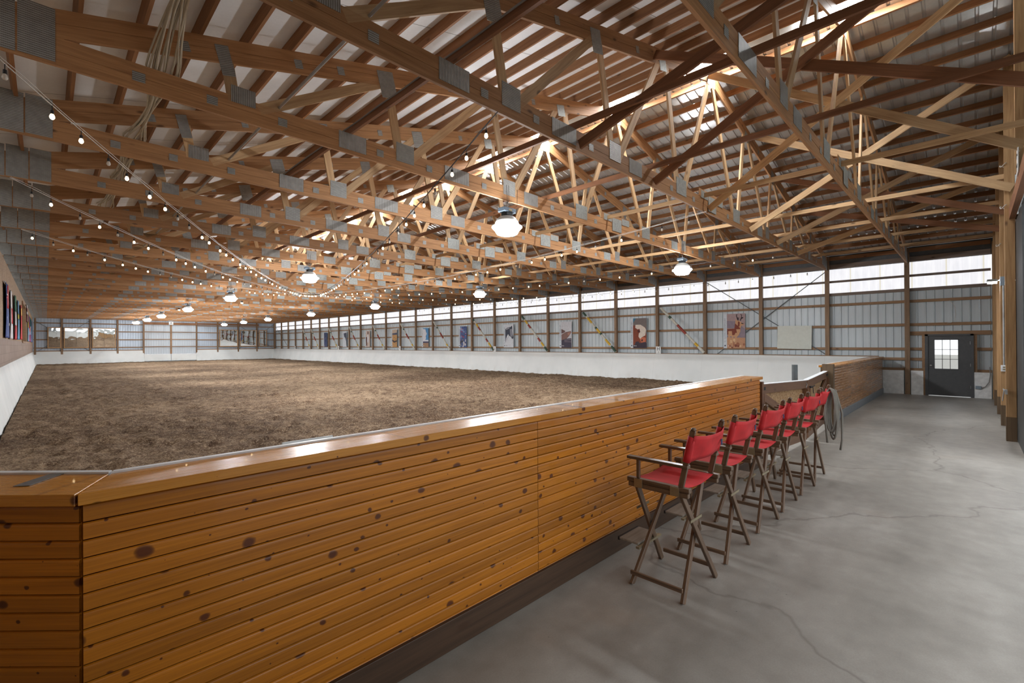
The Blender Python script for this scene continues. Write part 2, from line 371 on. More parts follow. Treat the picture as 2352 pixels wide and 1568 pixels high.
M_BLACK = plain('black_paint', (0.015, 0.015, 0.016), 0.5)
M_DARK = plain('dark_rubber', (0.012, 0.012, 0.014), 0.6)
M_GREYDOOR = plain('dark_grey_door_paint', (0.075, 0.078, 0.082), 0.5, var=0.04)
M_SLIDE = plain('charcoal_sliding_panel', (0.050, 0.053, 0.055), 0.45, var=0.1)
M_STEEL = plain('grey_steel', (0.42, 0.43, 0.43), 0.4, 0.6)
M_RODSTEEL = plain('dark_steel_rod', (0.12, 0.14, 0.15), 0.5, 0.3)
M_BRASS = plain('aged_brass', (0.34, 0.29, 0.19), 0.4, 0.7)
M_RED = plain('red_canvas', (0.50, 0.012, 0.016), 0.75, var=0.08)
M_NAVY = plain('navy_label_cloth', (0.03, 0.04, 0.12), 0.7)
M_ROPE = plain('cream_rope', (0.46, 0.40, 0.30), 0.8)
M_LEAD = plain('grey_rope', (0.20, 0.185, 0.16), 0.8)
W_FOOT = wood('worn_footrest_wood', (0.16, 0.13, 0.10), (0.32, 0.28, 0.23), tone=0.1, kn=False)
M_CABLE = plain('grey_cable', (0.24, 0.23, 0.22), 0.6)
M_CABLEW = plain('light_cable', (0.55, 0.54, 0.51), 0.5)
M_BASEGREY = plain('grey_base_trim', (0.20, 0.22, 0.24), 0.5)
M_TAPE = plain('duct_tape', (0.20, 0.21, 0.22), 0.3, 0.3)
M_BOXGREY = plain('grey_junction_box', (0.25, 0.31, 0.36), 0.5)
M_REFL = plain('grey_lamp_dome', (0.46, 0.47, 0.46), 0.35)
M_LAMPBODY = plain('dark_lamp_body', (0.055, 0.075, 0.095), 0.5)
# ================================================================== light levels
WIN_STR = 0.80; LAMP_STR = 255.0; BULB_STR = 9.0; RIDGE_STR = 95.0; WORLD_STR = 1.4; EXPO = 0.25
M_WIN = m_window()
M_RIDGE = emit('daylit_ridge_panel', (0.95, 0.98, 1.0), RIDGE_STR)
M_LENS = emit('lit_lamp_lens', (0.93, 0.96, 1.0), LAMP_STR)
M_BULB = emit('lit_bulb', (1.0, 0.74, 0.42), BULB_STR, False)
M_BULBOFF = plain('clear_unlit_bulb', (0.62, 0.58, 0.52), 0.1)
M_SPOT = emit('lit_flood_lamp', (0.95, 0.97, 1.0), 230.0)

# ------------------------------------------------------------------ roof geometry
def ztopL(x): return 5.365 + 0.2585 * (x - 0.225)          # top edge of top chord, flag-wall slope
ZR = ztopL(CX)
def ztopR(x): return ZR - 0.2375 * (x - CX)
def ztop(x): return ztopL(x) if x <= CX else ztopR(x)
ZC0, ZC1 = 4.755, 5.045                                    # bottom chord

# ------------------------------------------------------------------ floor and arena
obj('floor', MB().add([(-1.6, -6, 0), (24, -6, 0), (24, 2.62, 0), (-1.6, 2.62, 0)], [(0, 1, 2, 3)]), M_CONC)['kind'] = 'structure'
obj('ground', MB().add([(-60, -60, -0.06), (90, -60, -0.06), (90, 130, -0.06), (-60, 130, -0.06)], [(0, 1, 2, 3)]), plain('outdoor_gravel', (0.32, 0.31, 0.28), 0.9))['kind'] = 'structure'
def sand():
    ys = [2.785]
    while ys[-1] < YE - 0.40: ys.append(ys[-1] + min(0.30, 0.05 + 0.0075 * (ys[-1] - 2)))
    ys = np.array(ys); xs = np.arange(-0.64, 21.58, 0.085)
    X, Y = np.meshgrid(xs, ys, indexing='ij'); rng = np.random.default_rng(3)
    Z = np.full_like(X, 0.045)
    for k in range(26):                                     # soft undulation
        a = rng.uniform(0, 2 * math.pi); w = rng.uniform(0.6, 3.0); ph = rng.uniform(0, 6.28)
        Z += 0.0045 * np.sin(w * (X * math.cos(a) + Y * math.sin(a)) + ph)
    for a, w in ((0.3, 9.0), (1.9, 13.0), (2.7, 17.0), (1.1, 23.0)):
        Z += 0.006 * np.sin(w * (X * math.cos(a) + Y * math.sin(a)) + 2.5 * np.sin(0.9 * X + a) + 2.5 * np.sin(1.1 * Y))
    Z += rng.normal(0, 0.011, X.shape) * np.clip(1.3 - Y / 50, 0.4, 1)
    for k in range(3600):                                    # hoof marks
        cy = 2.7 + 45 * rng.random() ** 1.6; cx = rng.uniform(-0.4, 21.6); r = rng.uniform(0.10, 0.2); h = rng.uniform(0.02, 0.065)
        i0, i1 = np.searchsorted(xs, [cx - 3 * r, cx + 3 * r]); j0, j1 = np.searchsorted(ys, [cy - 3 * r, cy + 3 * r])
        if i1 - i0 < 1 or j1 - j0 < 1: continue
        d2 = ((X[i0:i1, j0:j1] - cx) ** 2 + ((Y[i0:i1, j0:j1] - cy)) ** 2) / r ** 2
        Z[i0:i1, j0:j1] += h * (0.55 * np.exp(-(np.sqrt(d2) - 1.3) ** 2 * 4) - np.exp(-d2 * 1.6))
    for tx in (0.35, 0.95):                                  # wheel tracks beside the flag wall
        Z -= 0.03 * np.exp(-((X - tx - 0.25 * np.sin(Y / 9)) / 0.14) ** 2)
    Z += 0.05 * np.exp(-(X + 0.75) / 0.35) * (X > -2) * 0.5
    nx, ny = X.shape
    v = np.stack([X, Y, Z], -1).reshape(-1, 3)
    ys_last = ys[-1]
    idx = np.arange(nx * ny).reshape(nx, ny)
    f = np.stack([idx[:-1, :-1], idx[1:, :-1], idx[1:, 1:], idx[:-1, 1:]], -1).reshape(-1, 4)
    cxy = v[f].mean(1); f = f[((cxy[:, 0] - 0.095) + (cxy[:, 1] - 2.36)) * 0.7071 > 0.46]
    me = bpy.data.meshes.new('arena_sand'); me.from_pydata(v.tolist(), [], f.tolist()); me.materials.append(M_SAND)
    me.polygons.foreach_set('use_smooth', [True] * len(me.polygons))
    o = bpy.data.objects.new('arena_sand', me); COL.objects.link(o); place(o)
    tag(o, 'churned brown sand footing with hoof marks covering the riding arena', 'sand', kind='stuff')
sand()

# ------------------------------------------------------------------ ribbed sheet helper
def ribbed(a0, a1, pitch, rib, h, edge):
    """profile points (a, depth) along a"""
    pts = []; a = a0
    while a < a1:
        pts += [(a, 0), (a + pitch - rib, 0), (a + pitch - rib * 0.72, h), (a + pitch - rib * 0.28, h)]
        a += pitch
    pts = [p for p in pts if p[0] <= a1] + [(a1, 0)]
    return pts
def sheet(prof, fa, fb):
    mb = MB(); n = len(prof)
    mb.add([fa(*p) for p in prof] + [fb(*p) for p in prof], [(i, i + 1, n + i + 1, n + i) for i in range(n - 1)])
    return mb
# long clerestory wall: steel below 3.80
prof = ribbed(-0.62, YE + 0.15, 0.2286, 0.05, 0.022, 0)
DA, DB = 0.05, 1.12
def wpart(p, z0, z1): return sheet(p, lambda a, d: (XW + 0.178 - d, a, z0), lambda a, d: (XW + 0.178 - d, a, z1))
pA = [q for q in prof if q[0] < DA] + [(DA, 0)]; pB = [(DA, 0)] + [q for q in prof if DA < q[0] < DB] + [(DB, 0)]; pC = [(DB, 0)] + [q for q in prof if q[0] > DB]
mb = wpart(pA, 0.0, 3.8)
for pp, z0 in ((pB, 2.1), (pC, 0.0)):
    m2 = wpart(pp, z0, 3.8); mb.add(m2.v, m2.f)
ww = obj('wall_right', mb, M_WALL); ww['kind'] = 'structure'
obj('upper_strip', MB().box(XW + 0.14, XW + 0.16, -0.62, YE + 0.1, 4.80, 5.35), plain('dark_soffit_sheet', (0.10, 0.11, 0.115), 0.5), ww)
# clerestory windows, one per bay
ys = [YN] + [Y0 + i * BAY for i in range(28)]
pr = ribbed(0, 10, 0.2286, 0.06, 0.018, 0)
for i in range(28):
    a, b = ys[i], ys[i + 1]
    p = [(y, d) for y, d in prof if a < y < b]; p = [(a, 0)] + p + [(b, 0)]
    o = obj('window_%d' % (i + 1), sheet(p, lambda y, d: (XW + 0.165 - d, y, 3.80), lambda y, d: (XW + 0.165 - d, y, 4.82)), M_WIN); o['kind'] = 'structure'
# far end wall
prof = ribbed(-1.2, XW + 0.2, 0.2286, 0.05, 0.022, 0)
we = obj('wall_far', sheet(prof, lambda a, d: (a, YE + 0.16 - d, 0.0), lambda a, d: (a, YE + 0.16 - d, max(4.9, ztop(min(max(a, -1), 22)) + 0.1))), M_ENDWALL); we['kind'] = 'structure'
# flag wall
wl = obj('wall_left', MB().box(XL - 0.03, XL, 2.2, 37.7, 2.16, 4.75).box(XL - 0.03, XL, 43.3, YE, 2.16, 4.75).box(XL - 0.03, XL, 37.7, 43.3, 4.45, 4.75), M_OSB); wl['kind'] = 'structure'
obj('lower_boards', MB().box(XL - 0.04, XL + 0.012, 2.2, YE, 1.28, 2.16), M_BROWN, wl)
obj('room_behind_opening', MB().box(XL - 2.2, XL - 2.15, 36, 45, 2.0, 4.7), M_OSB, wl)
obj('wall_left_near', MB().box(XL - 0.03, XL, -0.6, 3.3, 0, 4.75), M_OSB)['kind'] = 'structure'
op = empty('opening_frame', (XL, 37.7, 2.16), 'brown framed viewing opening in the flag wall, maroon flag hanging across it', 'window frame')
for nm, b in (('jamb', (-0.10, 0.05, -0.06, 0.06, 0, 2.29)), ('jamb', (-0.10, 0.05, 5.54, 5.66, 0, 2.29)), ('head', (-0.10, 0.05, 0.06, 5.54, 2.17, 2.29)), ('sill', (-0.10, 0.05, 0.06, 5.54, -0.06, 0.04))):
    obj(nm, MB().box(*b), W_GIRT, op)
obj('side_panel', MB().box(-1.2, 0.0, 5.60, 5.63, 0, 2.29), W_GIRT, op)
# kick walls (leaning white boards round the arena)
def kick(name, label, top, bot, zt, a0, a1, along):
    mb = MB()
    if along == 'Y': mb.prism([(bot, -0.02), (top, zt), (top + (0.06 if top > bot else -0.06), zt), (top + (0.06 if top > bot else -0.06), -0.02)], Matrix(((1, 0, 0, 0), (0, 0, 1, a0), (0, 1, 0, 0), (0, 0, 0, 1))), a1 - a0)
    else: mb.prism([(bot, -0.02), (top, zt), (top + 0.06, zt), (top + 0.06, -0.02)], Matrix(((0, 0, 1, a0), (1, 0, 0, 0), (0, 1, 0, 0), (0, 0, 0, 1))), a1 - a0)
    return tag(obj(name, mb, M_KICK), label, 'kickboard')
kick('kick_wall', 'long white leaning kickboard under the clerestory wall', 21.90, 21.60, 1.35, 2.5, YE - 0.02, 'Y')
kick('kick_wall', 'white leaning kickboard running below the flags', XL + 0.03, -0.66, 1.31, 3.2, YE - 0.02, 'Y')
kick('kick_wall', 'white kickboard on the far end wall between corner and big doors, under the flag-side mirrors', YE - 0.02, YE - 0.28, 1.33, XL + 0.02, 7.95, 'X')
kick('kick_wall', 'white kickboard on the far end wall below the mirrors beside the clerestory corner', YE - 0.02, YE - 0.28, 1.33, 13.0, 21.9, 'X')
tag(obj('ledge', MB().box(21.88, 22.06, 2.5, YE, 1.352, 1.38), W_GIRT), 'narrow wooden ledge on top of the long white kickboard', 'ledge')
# roof sheets
Yr0, Yr1 = -0.75, YE + 0.3
ZS = 0.145
xa, xb = -1.35, CX - 0.20
rl = obj('ceiling_left', MB().box(0, 1, 0, 1, 0, 0), M_ROOF_L) if False else None
def slab(x0, x1, y0, y1, dz, t):
    a, b = ztop(x0) + dz, ztop(x1) + dz
    return MB().add([(x0, y0, a), (x1, y0, b), (x1, y1, b), (x0, y1, a), (x0, y0, a + t), (x1, y0, b + t), (x1, y1, b + t), (x0, y1, a + t)],
                    [(0, 1, 2, 3), (7, 6, 5, 4), (0, 4, 5, 1), (1, 5, 6, 2), (2, 6, 7, 3), (3, 7, 4, 0)])
obj('ceiling_left', slab(xa, xb, Yr0, Yr1, ZS, 0.02), M_ROOF_L)['kind'] = 'structure'
prof = ribbed(Yr0, Yr1, 0.2286, 0.06, 0.022, 0)
x0, x1 = CX + 0.20, 22.35
obj('ceiling_right', sheet(prof, lambda a, d: (x0, a, ztop(x0) + ZS + d), lambda a, d: (x1, a, ztop(x1) + ZS + d)), M_ROOF_R)['kind'] = 'structure'
# ridge skylight
mb = MB(); zr = ZR + ZS; cv = MB()
def ridge(mb, a, b):
    mb.add([(CX - 0.22, a, ztop(CX - .22) + ZS + .03), (CX, a, zr + 0.10), (CX + 0.22, a, ztop(CX + .22) + ZS + .03), (CX - 0.22, b, ztop(CX - .22) + ZS + .03), (CX, b, zr + 0.10), (CX + 0.22, b, ztop(CX + .22) + ZS + .03)], [(0, 1, 4, 3), (1, 2, 5, 4)])
y = Y0 - BAY
ridge(cv, Yr0, Y0 - 0.5)
for i in range(28):
    y = Y0 + i * BAY
    ridge(mb, y - 0.50, y + 0.75)
    ridge(cv, y + 0.75, y + BAY - 0.5 if i < 27 else Yr1)
obj('ceiling_ridge', cv, M_ROOF_R)['kind'] = 'structure'
obj('window_29', mb, M_RIDGE)['kind'] = 'structure'
# near end wall; unseen sliding-door opening behind the camera, widened for fill daylight
prof = ribbed(12.55, XW + 0.2, 0.2286, 0.05, 0.022, 0)
NW = -0.66
wn = obj('wall_near', sheet(prof, lambda a, d: (a, NW + d, 0), lambda a, d: (a, NW + d, ztop(min(a, 22)) + 0.15)), M_WALL); wn['kind'] = 'structure'
prof = ribbed(1.2, 12.55, 0.2286, 0.05, 0.022, 0)
obj('gable_sheet', sheet(prof, lambda a, d: (a, NW + d, 4.25), lambda a, d: (a, NW + d, ztop(a) + 0.15)), M_WALL, wn)
prof = ribbed(-1.2, 1.2, 0.2286, 0.05, 0.022, 0)
obj('corner_sheet', sheet(prof, lambda a, d: (a, NW + d, 0), lambda a, d: (a, NW + d, ztop(a) + 0.15)), M_WALL, wn)

# ------------------------------------------------------------------ purlins
nL = 0; x = 0.24; xsL = []
while x < CX - 0.15: xsL.append(x); x += 0.53
xsL = [-0.82, -0.29] + xsL
for k, x in enumerate(xsL):
    z = ztop(x) + 0.072
    o = board('roof_purlin', (x, Yr0 + .02, z), (x, Yr1 - .02, z), 0.14, 0.04, W_PURLIN, up=(-0.25, 0, 1))
    tag(o, 'brown purlin under the white roof slope, %s from the flag-wall eave' % ORD[k], 'purlin', 'purlins under the white roof slope')
xsR = []; x = CX + 0.42
while x < 22.2: xsR.append(x); x += 0.61
for k, x in enumerate(reversed(xsR)):
    z = ztop(x) + 0.072
    o = board('roof_purlin', (x, Yr0 + .02, z), (x, Yr1 - .02, z), 0.14, 0.04, W_PURLIN, up=(0.25, 0, 1))
    tag(o, 'brown purlin under the ribbed metal roof slope, %s from the clerestory eave' % ORD[k], 'purlin', 'purlins under the ribbed metal roof slope')

# ------------------------------------------------------------------ posts and girts of the long wall
for i in range(28):
    y = Y0 + i * BAY
    o = obj('wall_post', MB().box(-0.08, 0.06, -0.07, 0.07, 0, 5.3), W_POST, None, T(XW, y, 0))
    tag(o, 'square timber post of the clerestory wall, %s from the grey entrance door' % ORD[i], 'post', 'posts along the clerestory wall')
GX = XW + 0.122
def girt(z, h, y0, y1, mat, label):
    tag(board('wall_girt', (GX, y0, z), (GX, y1, z), h, 0.045, mat), label, 'girt', 'girts of the clerestory wall')
girt(4.30, 0.085, YN, YE, W_GREY, 'grey rail running across the middle of the bright clerestory panels')
girt(3.79, 0.11, YN, YE, W_GREY, 'greyish sill rail right under the bright clerestory panels')
girt(3.37, 0.10, YN, YE, W_GIRT, 'brown wall rail just below the clerestory sill')
girt(2.52, 0.10, YN, YE, W_GIRT, 'brown wall rail at the height of the banner middles')
girt(1.64, 0.10, 1.25, YE, W_GIRT, 'brown wall rail along the bottom edges of the banners')
girt(1.27, 0.10, 1.25, 2.6, W_GIRT, 'short brown rail left of the grey door, upper one beside the pine wall end')
girt(0.90, 0.09, 1.25, 2.6, W_GIRT, 'short brown rail on top of the white panels left of the grey door')
girt(1.64, 0.10, YN, 0.02, W_GIRT, 'short brown rail between grey door and corner, above the lower one')
girt(0.90, 0.09, YN, 0.02, W_GIRT, 'short brown rail on the white panel between grey door and corner')
girt(2.20, 0.14, YN, Y0, W_GIRT, 'wide brown header rail above the grey door')
tag(board('eave_plate', (GX - 0.02, YN, 4.90), (GX - 0.02, YE, 4.90), 0.17, 0.06, W_GREY), 'weathered eave plate right above the bright clerestory panels', 'beam')
tag(board('eave_plate', (GX - 0.02, YN, 5.22), (GX - 0.02, YE, 5.22), 0.14, 0.05, W_PURLIN), 'brown eave board along the top of the clerestory wall posts', 'beam')
# white lower panels near the door
for a, b, lab in ((1.78, 2.38, 'white wall panel between the pine wall end and the first post'), (1.25, 1.58, 'narrow white wall panel between first post and grey door'), (-0.44, 0.02, 'white wall panel with a grey junction box in the corner')):
    tag(obj('wall_panel', MB().box(XW - 0.06, XW - 0.02, a, b, 0.0, 0.86), M_WHITE), lab, 'panel')
# ================================================================== grey entrance door
d = empty('door_1', (XW - 0.02, 0.03, 0.0), kind='structure')
obj('door_jamb', MB().box(-0.06, 0.05, -0.06, 0.02, 0, 2.16).box(-0.06, 0.05, 1.09, 1.17, 0, 2.16).box(-0.06, 0.05, -0.06, 1.17, 2.10, 2.16), M_GREYDOOR, d)
lf = MB().box(-0.02, 0.025, 0.02, 1.09, 0.02, 0.95).box(-0.02, 0.025, 0.02, 1.09, 1.96, 2.10).box(-0.02, 0.025, 0.02, 0.32, 0.95, 1.96).box(-0.02, 0.025, 0.92, 1.09, 0.95, 1.96)
leaf = obj('door_leaf', lf, M_GREYDOOR, d)
gl = NT('door_glass'); tb = gl.n('ShaderNodeBsdfTransparent'); gb = gl.n('ShaderNodeBsdfGlossy'); gb.inputs['Roughness'].default_value = 0.02; mx = gl.n('ShaderNodeMixShader'); mx.inputs[0].default_value = 0.06
gl.l(tb.outputs[0], mx.inputs[1]); gl.l(gb.outputs[0], mx.inputs[2]); go = gl.n('ShaderNodeOutputMaterial'); gl.l(mx.outputs[0], go.inputs[0]); M_GLASS = gl.m
obj('window_pane', MB().box(0.0, 0.006, 0.32, 0.92, 0.95, 1.96), M_GLASS, leaf)
mb = MB().box(-0.024, 0.0, 0.30, 0.325, 0.93, 1.98).box(-0.024, 0.0, 0.915, 0.94, 0.93, 1.98).box(-0.024, 0.0, 0.30, 0.94, 0.93, 0.955).box(-0.024, 0.0, 0.30, 0.94, 1.955, 1.98)
for k in (1, 2): mb.box(-0.022, 0.0, 0.32 + 0.2 * k - 0.008, 0.32 + 0.2 * k + 0.008, 0.95, 1.96).box(-0.022, 0.0, 0.32, 0.92, 0.95 + 0.337 * k - 0.008, 0.95 + 0.337 * k + 0.008)
obj('muntin_frame', mb, M_GREYDOOR, leaf)
MK = T(XW - 0.04, 1.05, 1.06) @ Matrix.Rotation(-math.pi / 2, 4, 'Y')
obj('door_knob', MB().lathe([(0.0, 0.0), (0.034, 0.0), (0.034, 0.008), (0.013, 0.012), (0.012, 0.035), (0.028, 0.045), (0.031, 0.06), (0.02, 0.07), (0, 0.072)], 16), M_STEEL, leaf, MK, True)
for z in (0.3, 1.05, 1.8): obj('hinge', MB().tube([(-0.03, 0.02, z), (-0.03, 0.02, z + 0.1)], 0.008), M_STEEL, leaf)
for y, lab in ((1.235, 'brown stud beside the knob side of the grey door'), (-0.035 - .03, 'brown stud beside the hinge side of the grey door')):
    tag(obj('door_stud', MB().box(-0.05, 0.05, -0.045, 0.045, 0, 2.13), W_GIRT, None, T(XW + 0.02, y, 0)), lab, 'stud')

# ------------------------------------------------------------------ near end wall
for k, x in enumerate((13.05, 15.34, 17.62, 19.91)):
    p = empty('wall_post', (x, YN - 0.07, 0), 'tall square post of the near end wall, %s from the charcoal sliding panel' % ORD[k], 'post', 'posts along the near end wall')
    obj('upper_timber', MB().box(-0.075, 0.075, -0.07, 0.07, 0.46, ztop(x) - 0.02), W_NPOST, p, bevel=0.004)
    obj('treated_base', MB().box(-0.078, 0.078, -0.072, 0.072, 0, 0.46), W_TREAT, p)
tag(obj('wall_post', MB().box(-0.07, 0.07, -0.07, 0.07, 0, 5.2), W_NPOST, None, T(XW - 0.08, YN - 0.09, 0)), 'corner post where near end wall and clerestory wall meet', 'post')
for z, lab in ((1.64, 'lowest'), (2.52, 'second lowest'), (3.37, 'second highest'), (4.3, 'highest')):
    tag(board('wall_girt', (13.13, YN - 0.165, z), (XW, YN - 0.165, z), 0.1, 0.045, W_GIRT), '%s brown rail of the near end wall behind the posts' % lab, 'girt')
tag(obj('gable_post', MB().box(10.40, 10.55, YN - 0.17, YN - 0.03, 4.485, ztop(10.4) - 0.05), W_NPOST), 'upright gable timber rising from the door header above the letter C', 'post')
tag(board('door_header', (1.3, YN - 0.10, 4.36), (12.972, YN - 0.10, 4.36), 0.24, 0.08, W_BRACE_D), 'dark red-brown header beam over the sliding door opening, letter C on it', 'beam')
sp_ = empty('sliding_panel', (13.1, YN - 0.165, 0.03), 'charcoal sliding barn door panel beside the nearest post of the near end wall', 'sliding door')
obj('panel', MB().box(-1.75, 0.0, -0.02, 0.02, 0, 4.15), M_SLIDE, sp_)
obj('edge_trim', MB().box(-1.76, -1.75, -0.022, 0.022, 0, 4.15), M_SLIDE, sp_)
lt = obj('barrel_bolt', MB().box(-0.16, 0.17, 0.07, 0.085, -0.012, 0.012).box(-0.19, -0.12, 0.055, 0.09, -0.045, 0.045).tube([(-0.2, 0.095, 0.02), (0.26, 0.095, 0.02)], 0.012).tube([(-0.1, 0.1, 0.02), (-0.1, 0.12, -0.18)], 0.008), M_STEEL, None, T(13.03, YN - 0.07, 0.95))
tag(lt, 'white metal barrel bolt across the nearest post and charcoal panel', 'bolt')
# letter signs
def sign(letter, M, w, h, label, size, extra=None):
    s = obj('letter_sign', MB().box(-w / 2, w / 2, -h / 2, h / 2, 0, 0.012), M_WHITE, None, M)
    tag(s, label, 'sign')
    text_obj('letter', letter, M_BLACK, s, M @ T(0, 0.035 * 0 + (0.05 if extra else 0), 0.013), size)
    if extra: text_obj('small_letter', extra, M_BLACK, s, M @ T(0, -h * 0.30, 0.013), size * 0.42)
    return s
def face(px, py, pz, n):
    """matrix with local z towards n, local y up"""
    z = Vector(n).normalized(); y = Vector((0, 0, 1)); x = y.cross(z).normalized(); y = z.cross(x)
    return Matrix(((x.x, y.x, z.x, px), (x.y, y.y, z.y, py), (x.z, y.z, z.z, pz), (0, 0, 0, 1)))
sign('C', face(10.35, YN - 0.055, 4.62, (0, 1, 0)), 0.34, 0.36, 'white letter board C on the header of the near end wall', 0.3)
sign('A', face(10.47, YE - 0.13, 4.52, (0, -1, 0)), 0.42, 0.36, 'white letter board A above the far big doors', 0.34)
for L, y, e in (('H', 11.28, 'G'), ('S', 23.42, None), ('E', 35.58, None), ('V', 47.65, None), ('K', 59.75, None)):
    sign(L, face(21.86, y, 1.54, (-1, 0, 0)), 0.26, 0.36, 'white letter board %s standing on the long kickboard ledge' % L, 0.25, e)

# ------------------------------------------------------------------ far end wall
xp = [-0.78, 1.18, 3.40, 5.635, 7.92, 13.02, 15.27, 17.57, 19.78, 21.97]
for k, x in enumerate(xp):
    tag(obj('wall_post', MB().box(-0.08, 0.08, -0.08, 0.068, 0, 4.75), W_POST, None, T(x, YE + 0.0, 0)), 'square post of the far end wall, %s counted from the flag wall' % ORD[k], 'post', 'posts along the far end wall')
GY = YE + 0.11
for z, lab in ((4.28, 'topmost'), (3.44, 'second topmost'), (2.555, 'middle'), (1.70, 'second lowest'), (1.37, 'lowest')):
    for a, b, side in ((-0.9, 7.9, 'flag-wall side'), (13.05, 22.0, 'clerestory side')):
        tag(board('wall_girt', (a, GY, z), (b, GY, z), 0.11, 0.045, W_GIRT), '%s brown rail of the far end wall, %s of the big doors' % (lab, side), 'girt')
def rod(p0, p1, label, r=0.016):
    tag(obj('brace_rod', MB().tube([p0, p1], r), M_RODSTEEL), label, 'brace rod')
yr = YE + 0.027 - .12 + .065
rod((-0.75, yr + .12, 4.45), (3.3, yr + .12, 1.36), 'dark steel diagonal behind the flag-side mirrors, falling from the flag-wall corner')
rod((3.35, yr + .12, 4.6), (-0.6, yr + .12, 1.36), 'dark steel diagonal behind the flag-side mirrors, falling towards the flag wall')
rod((17.6, yr + .12, 4.5), (21.9, yr + .12, 1.36), 'dark steel diagonal behind the corner-side mirrors, falling towards the clerestory')
rod((21.9, yr + .12, 4.6), (17.6, yr + .12, 1.36), 'dark steel diagonal behind the corner-side mirrors, rising to the clerestory corner')
yA, yB = Y0 + 3 * BAY, Y0 + 1 * BAY
rod((XW + 0.083, yA, 4.78), (XW + 0.083, yB, 1.35), 'dark steel diagonal crossing behind the pronghorn banner down to the cream board')
rod((XW + 0.083, yB, 4.78), (XW + 0.083, yA - 0.3, 1.2), 'dark steel diagonal from the post beside the cream board down to below the pronghorn banner')
rod((XW + 0.083, Y0 + 27 * BAY, 4.3), (XW + 0.083, Y0 + 25 * BAY, 1.4), 'dark steel diagonal in the far bays of the clerestory wall')
dr = empty('double_door', (10.47, YE - 0.02, 0), 'pair of tall pale metal sliding doors in the far end wall, under letter A', 'barn door')
for k, (a, b) in enumerate(((-2.50, -0.02), (0.02, 2.52))):
    pr_ = ribbed(a, b, 0.2286, 0.05, 0.018, 0)
    lf = obj('door_leaf', sheet(pr_, lambda u, d: (u, -d, 0.85), lambda u, d: (u, -d, 4.30)), M_DOORMETAL, dr)
    for z in (1.75, 2.6, 3.47): obj('rail', MB().box(a, b, -0.06, -0.022, z - 0.045, z + 0.045), W_GIRT, lf)
    obj('kick_panel', MB().box(a, b, -0.10, -0.04, 0.1, 0.83), M_KICK, lf)
    obj('edge_strip', MB().box(a, b, -0.10, -0.03, 0.83, 0.90), M_WHITEEDGE, lf)
obj('center_stile', MB().box(-0.09, 0.09, -0.10, -0.04, 0.9, 4.30), W_GIRT, dr)
tag(board('door_header', (7.9, YE - 0.08, 4.45), (13.05, YE - 0.08, 4.45), 0.28, 0.06, W_PURLIN), 'wide brown header board over the far pale sliding doors', 'beam')
tag(board('door_header', (13.1, YE - 0.10, 4.50), (20.0, YE - 0.10, 4.50), 0.22, 0.05, W_PURLIN), 'brown header board above the corner-side mirrors on the far end wall', 'beam')
def mirror(x0, x1, split, label):
    z0, z1 = 1.70, 3.85; w = x1 - x0
    m = empty('wall_mirror', (x0, YE - 0.17, z0), label, 'mirror', 'riding mirrors on the far end wall')
    m.matrix_basis = WM[m.name] = wm(m) @ Matrix.Rotation(math.radians(1.5), 4, 'X')
    obj('frame', MB().box(0, w, 0, 0.05, -0.02, 0.07).box(0, w, 0, 0.05, 2.06, 2.15).box(0, 0.08, 0, 0.05, 0.07, 2.06).box(w - 0.08, w, 0, 0.05, 0.07, 2.06), W_FRAME, m)
    n = 2 if split else 1; ww_ = (w - 0.16) / n
    for k in range(n): obj('glass', MB().box(0.08 + k * ww_ + 0.006, 0.08 + (k + 1) * ww_ - 0.006, 0.02, 0.03, 0.07, 2.06), M_MIRROR, m)
mirror(0.115, 1.13, False, 'narrow framed riding mirror nearest the flag wall')
mirror(1.31, 3.26, True, 'wide two-pane framed riding mirror between narrow mirror and third flag-side mirror')
mirror(3.52, 5.48, True, 'wide two-pane framed riding mirror nearest the big doors, flag-wall side')
mirror(15.42, 17.49, False, 'wide framed riding mirror nearest the big doors, clerestory side')
mirror(17.73, 19.73, False, 'wide framed riding mirror in the middle of the clerestory-side trio')
mirror(19.95, 20.97, False, 'narrow framed riding mirror nearest the clerestory corner')

# ------------------------------------------------------------------ jump poles on the long wall
PC = {'w': plain('pole_white', (0.58, 0.57, 0.50), 0.6), 'g': plain('pole_green', (0.035, 0.075, 0.05), 0.6), 'r': plain('pole_red', (0.28, 0.045, 0.03), 0.6), 'y': plain('pole_yellow', (0.62, 0.38, 0.03), 0.6)}
PK = list(PC)
def pole(y0, y1, seq, label):
    p0, p1 = Vector((21.83, y0, 3.66)), Vector((21.83, y1, 1.43)); M, L = frame(p0, p1, (1, 0, 0)); mb = MB(); n = 8; r = 0.062; a = 0
    for c, b in seq:
        mb.m = PK.index(c)
        mb.add([(x * L, r * math.cos(2 * math.pi * (j + .5) / n), r * math.sin(2 * math.pi * (j + .5) / n)) for x in (a, b) for j in range(n)], [(j, (j + 1) % n, n + (j + 1) % n, n + j) for j in range(n)])
        a = b
    mb.m = 0; mb.add([(x, r * math.cos(2 * math.pi * (j + .5) / n), r * math.sin(2 * math.pi * (j + .5) / n)) for x in (0,) for j in range(n)], [tuple(range(n))])
    mb.add([(x, r * math.cos(2 * math.pi * (j + .5) / n), r * math.sin(2 * math.pi * (j + .5) / n)) for x in (L,) for j in range(n)], [tuple(range(n))])
    tag(obj('jump_pole', mb, [PC[k] for k in PK], None, M), label, 'pole', 'striped jump poles on the clerestory wall')
RW = [('w', .20), ('g', .25), ('w', .40), ('r', .60), ('w', .80), ('y', .87), ('w', 1)]
S2 = [('g', .10), ('w', .14), ('y', .28), ('w', .39), ('g', .43), ('y', .54), ('g', .58), ('w', .70), ('y', .84), ('w', .87), ('g', 1)]
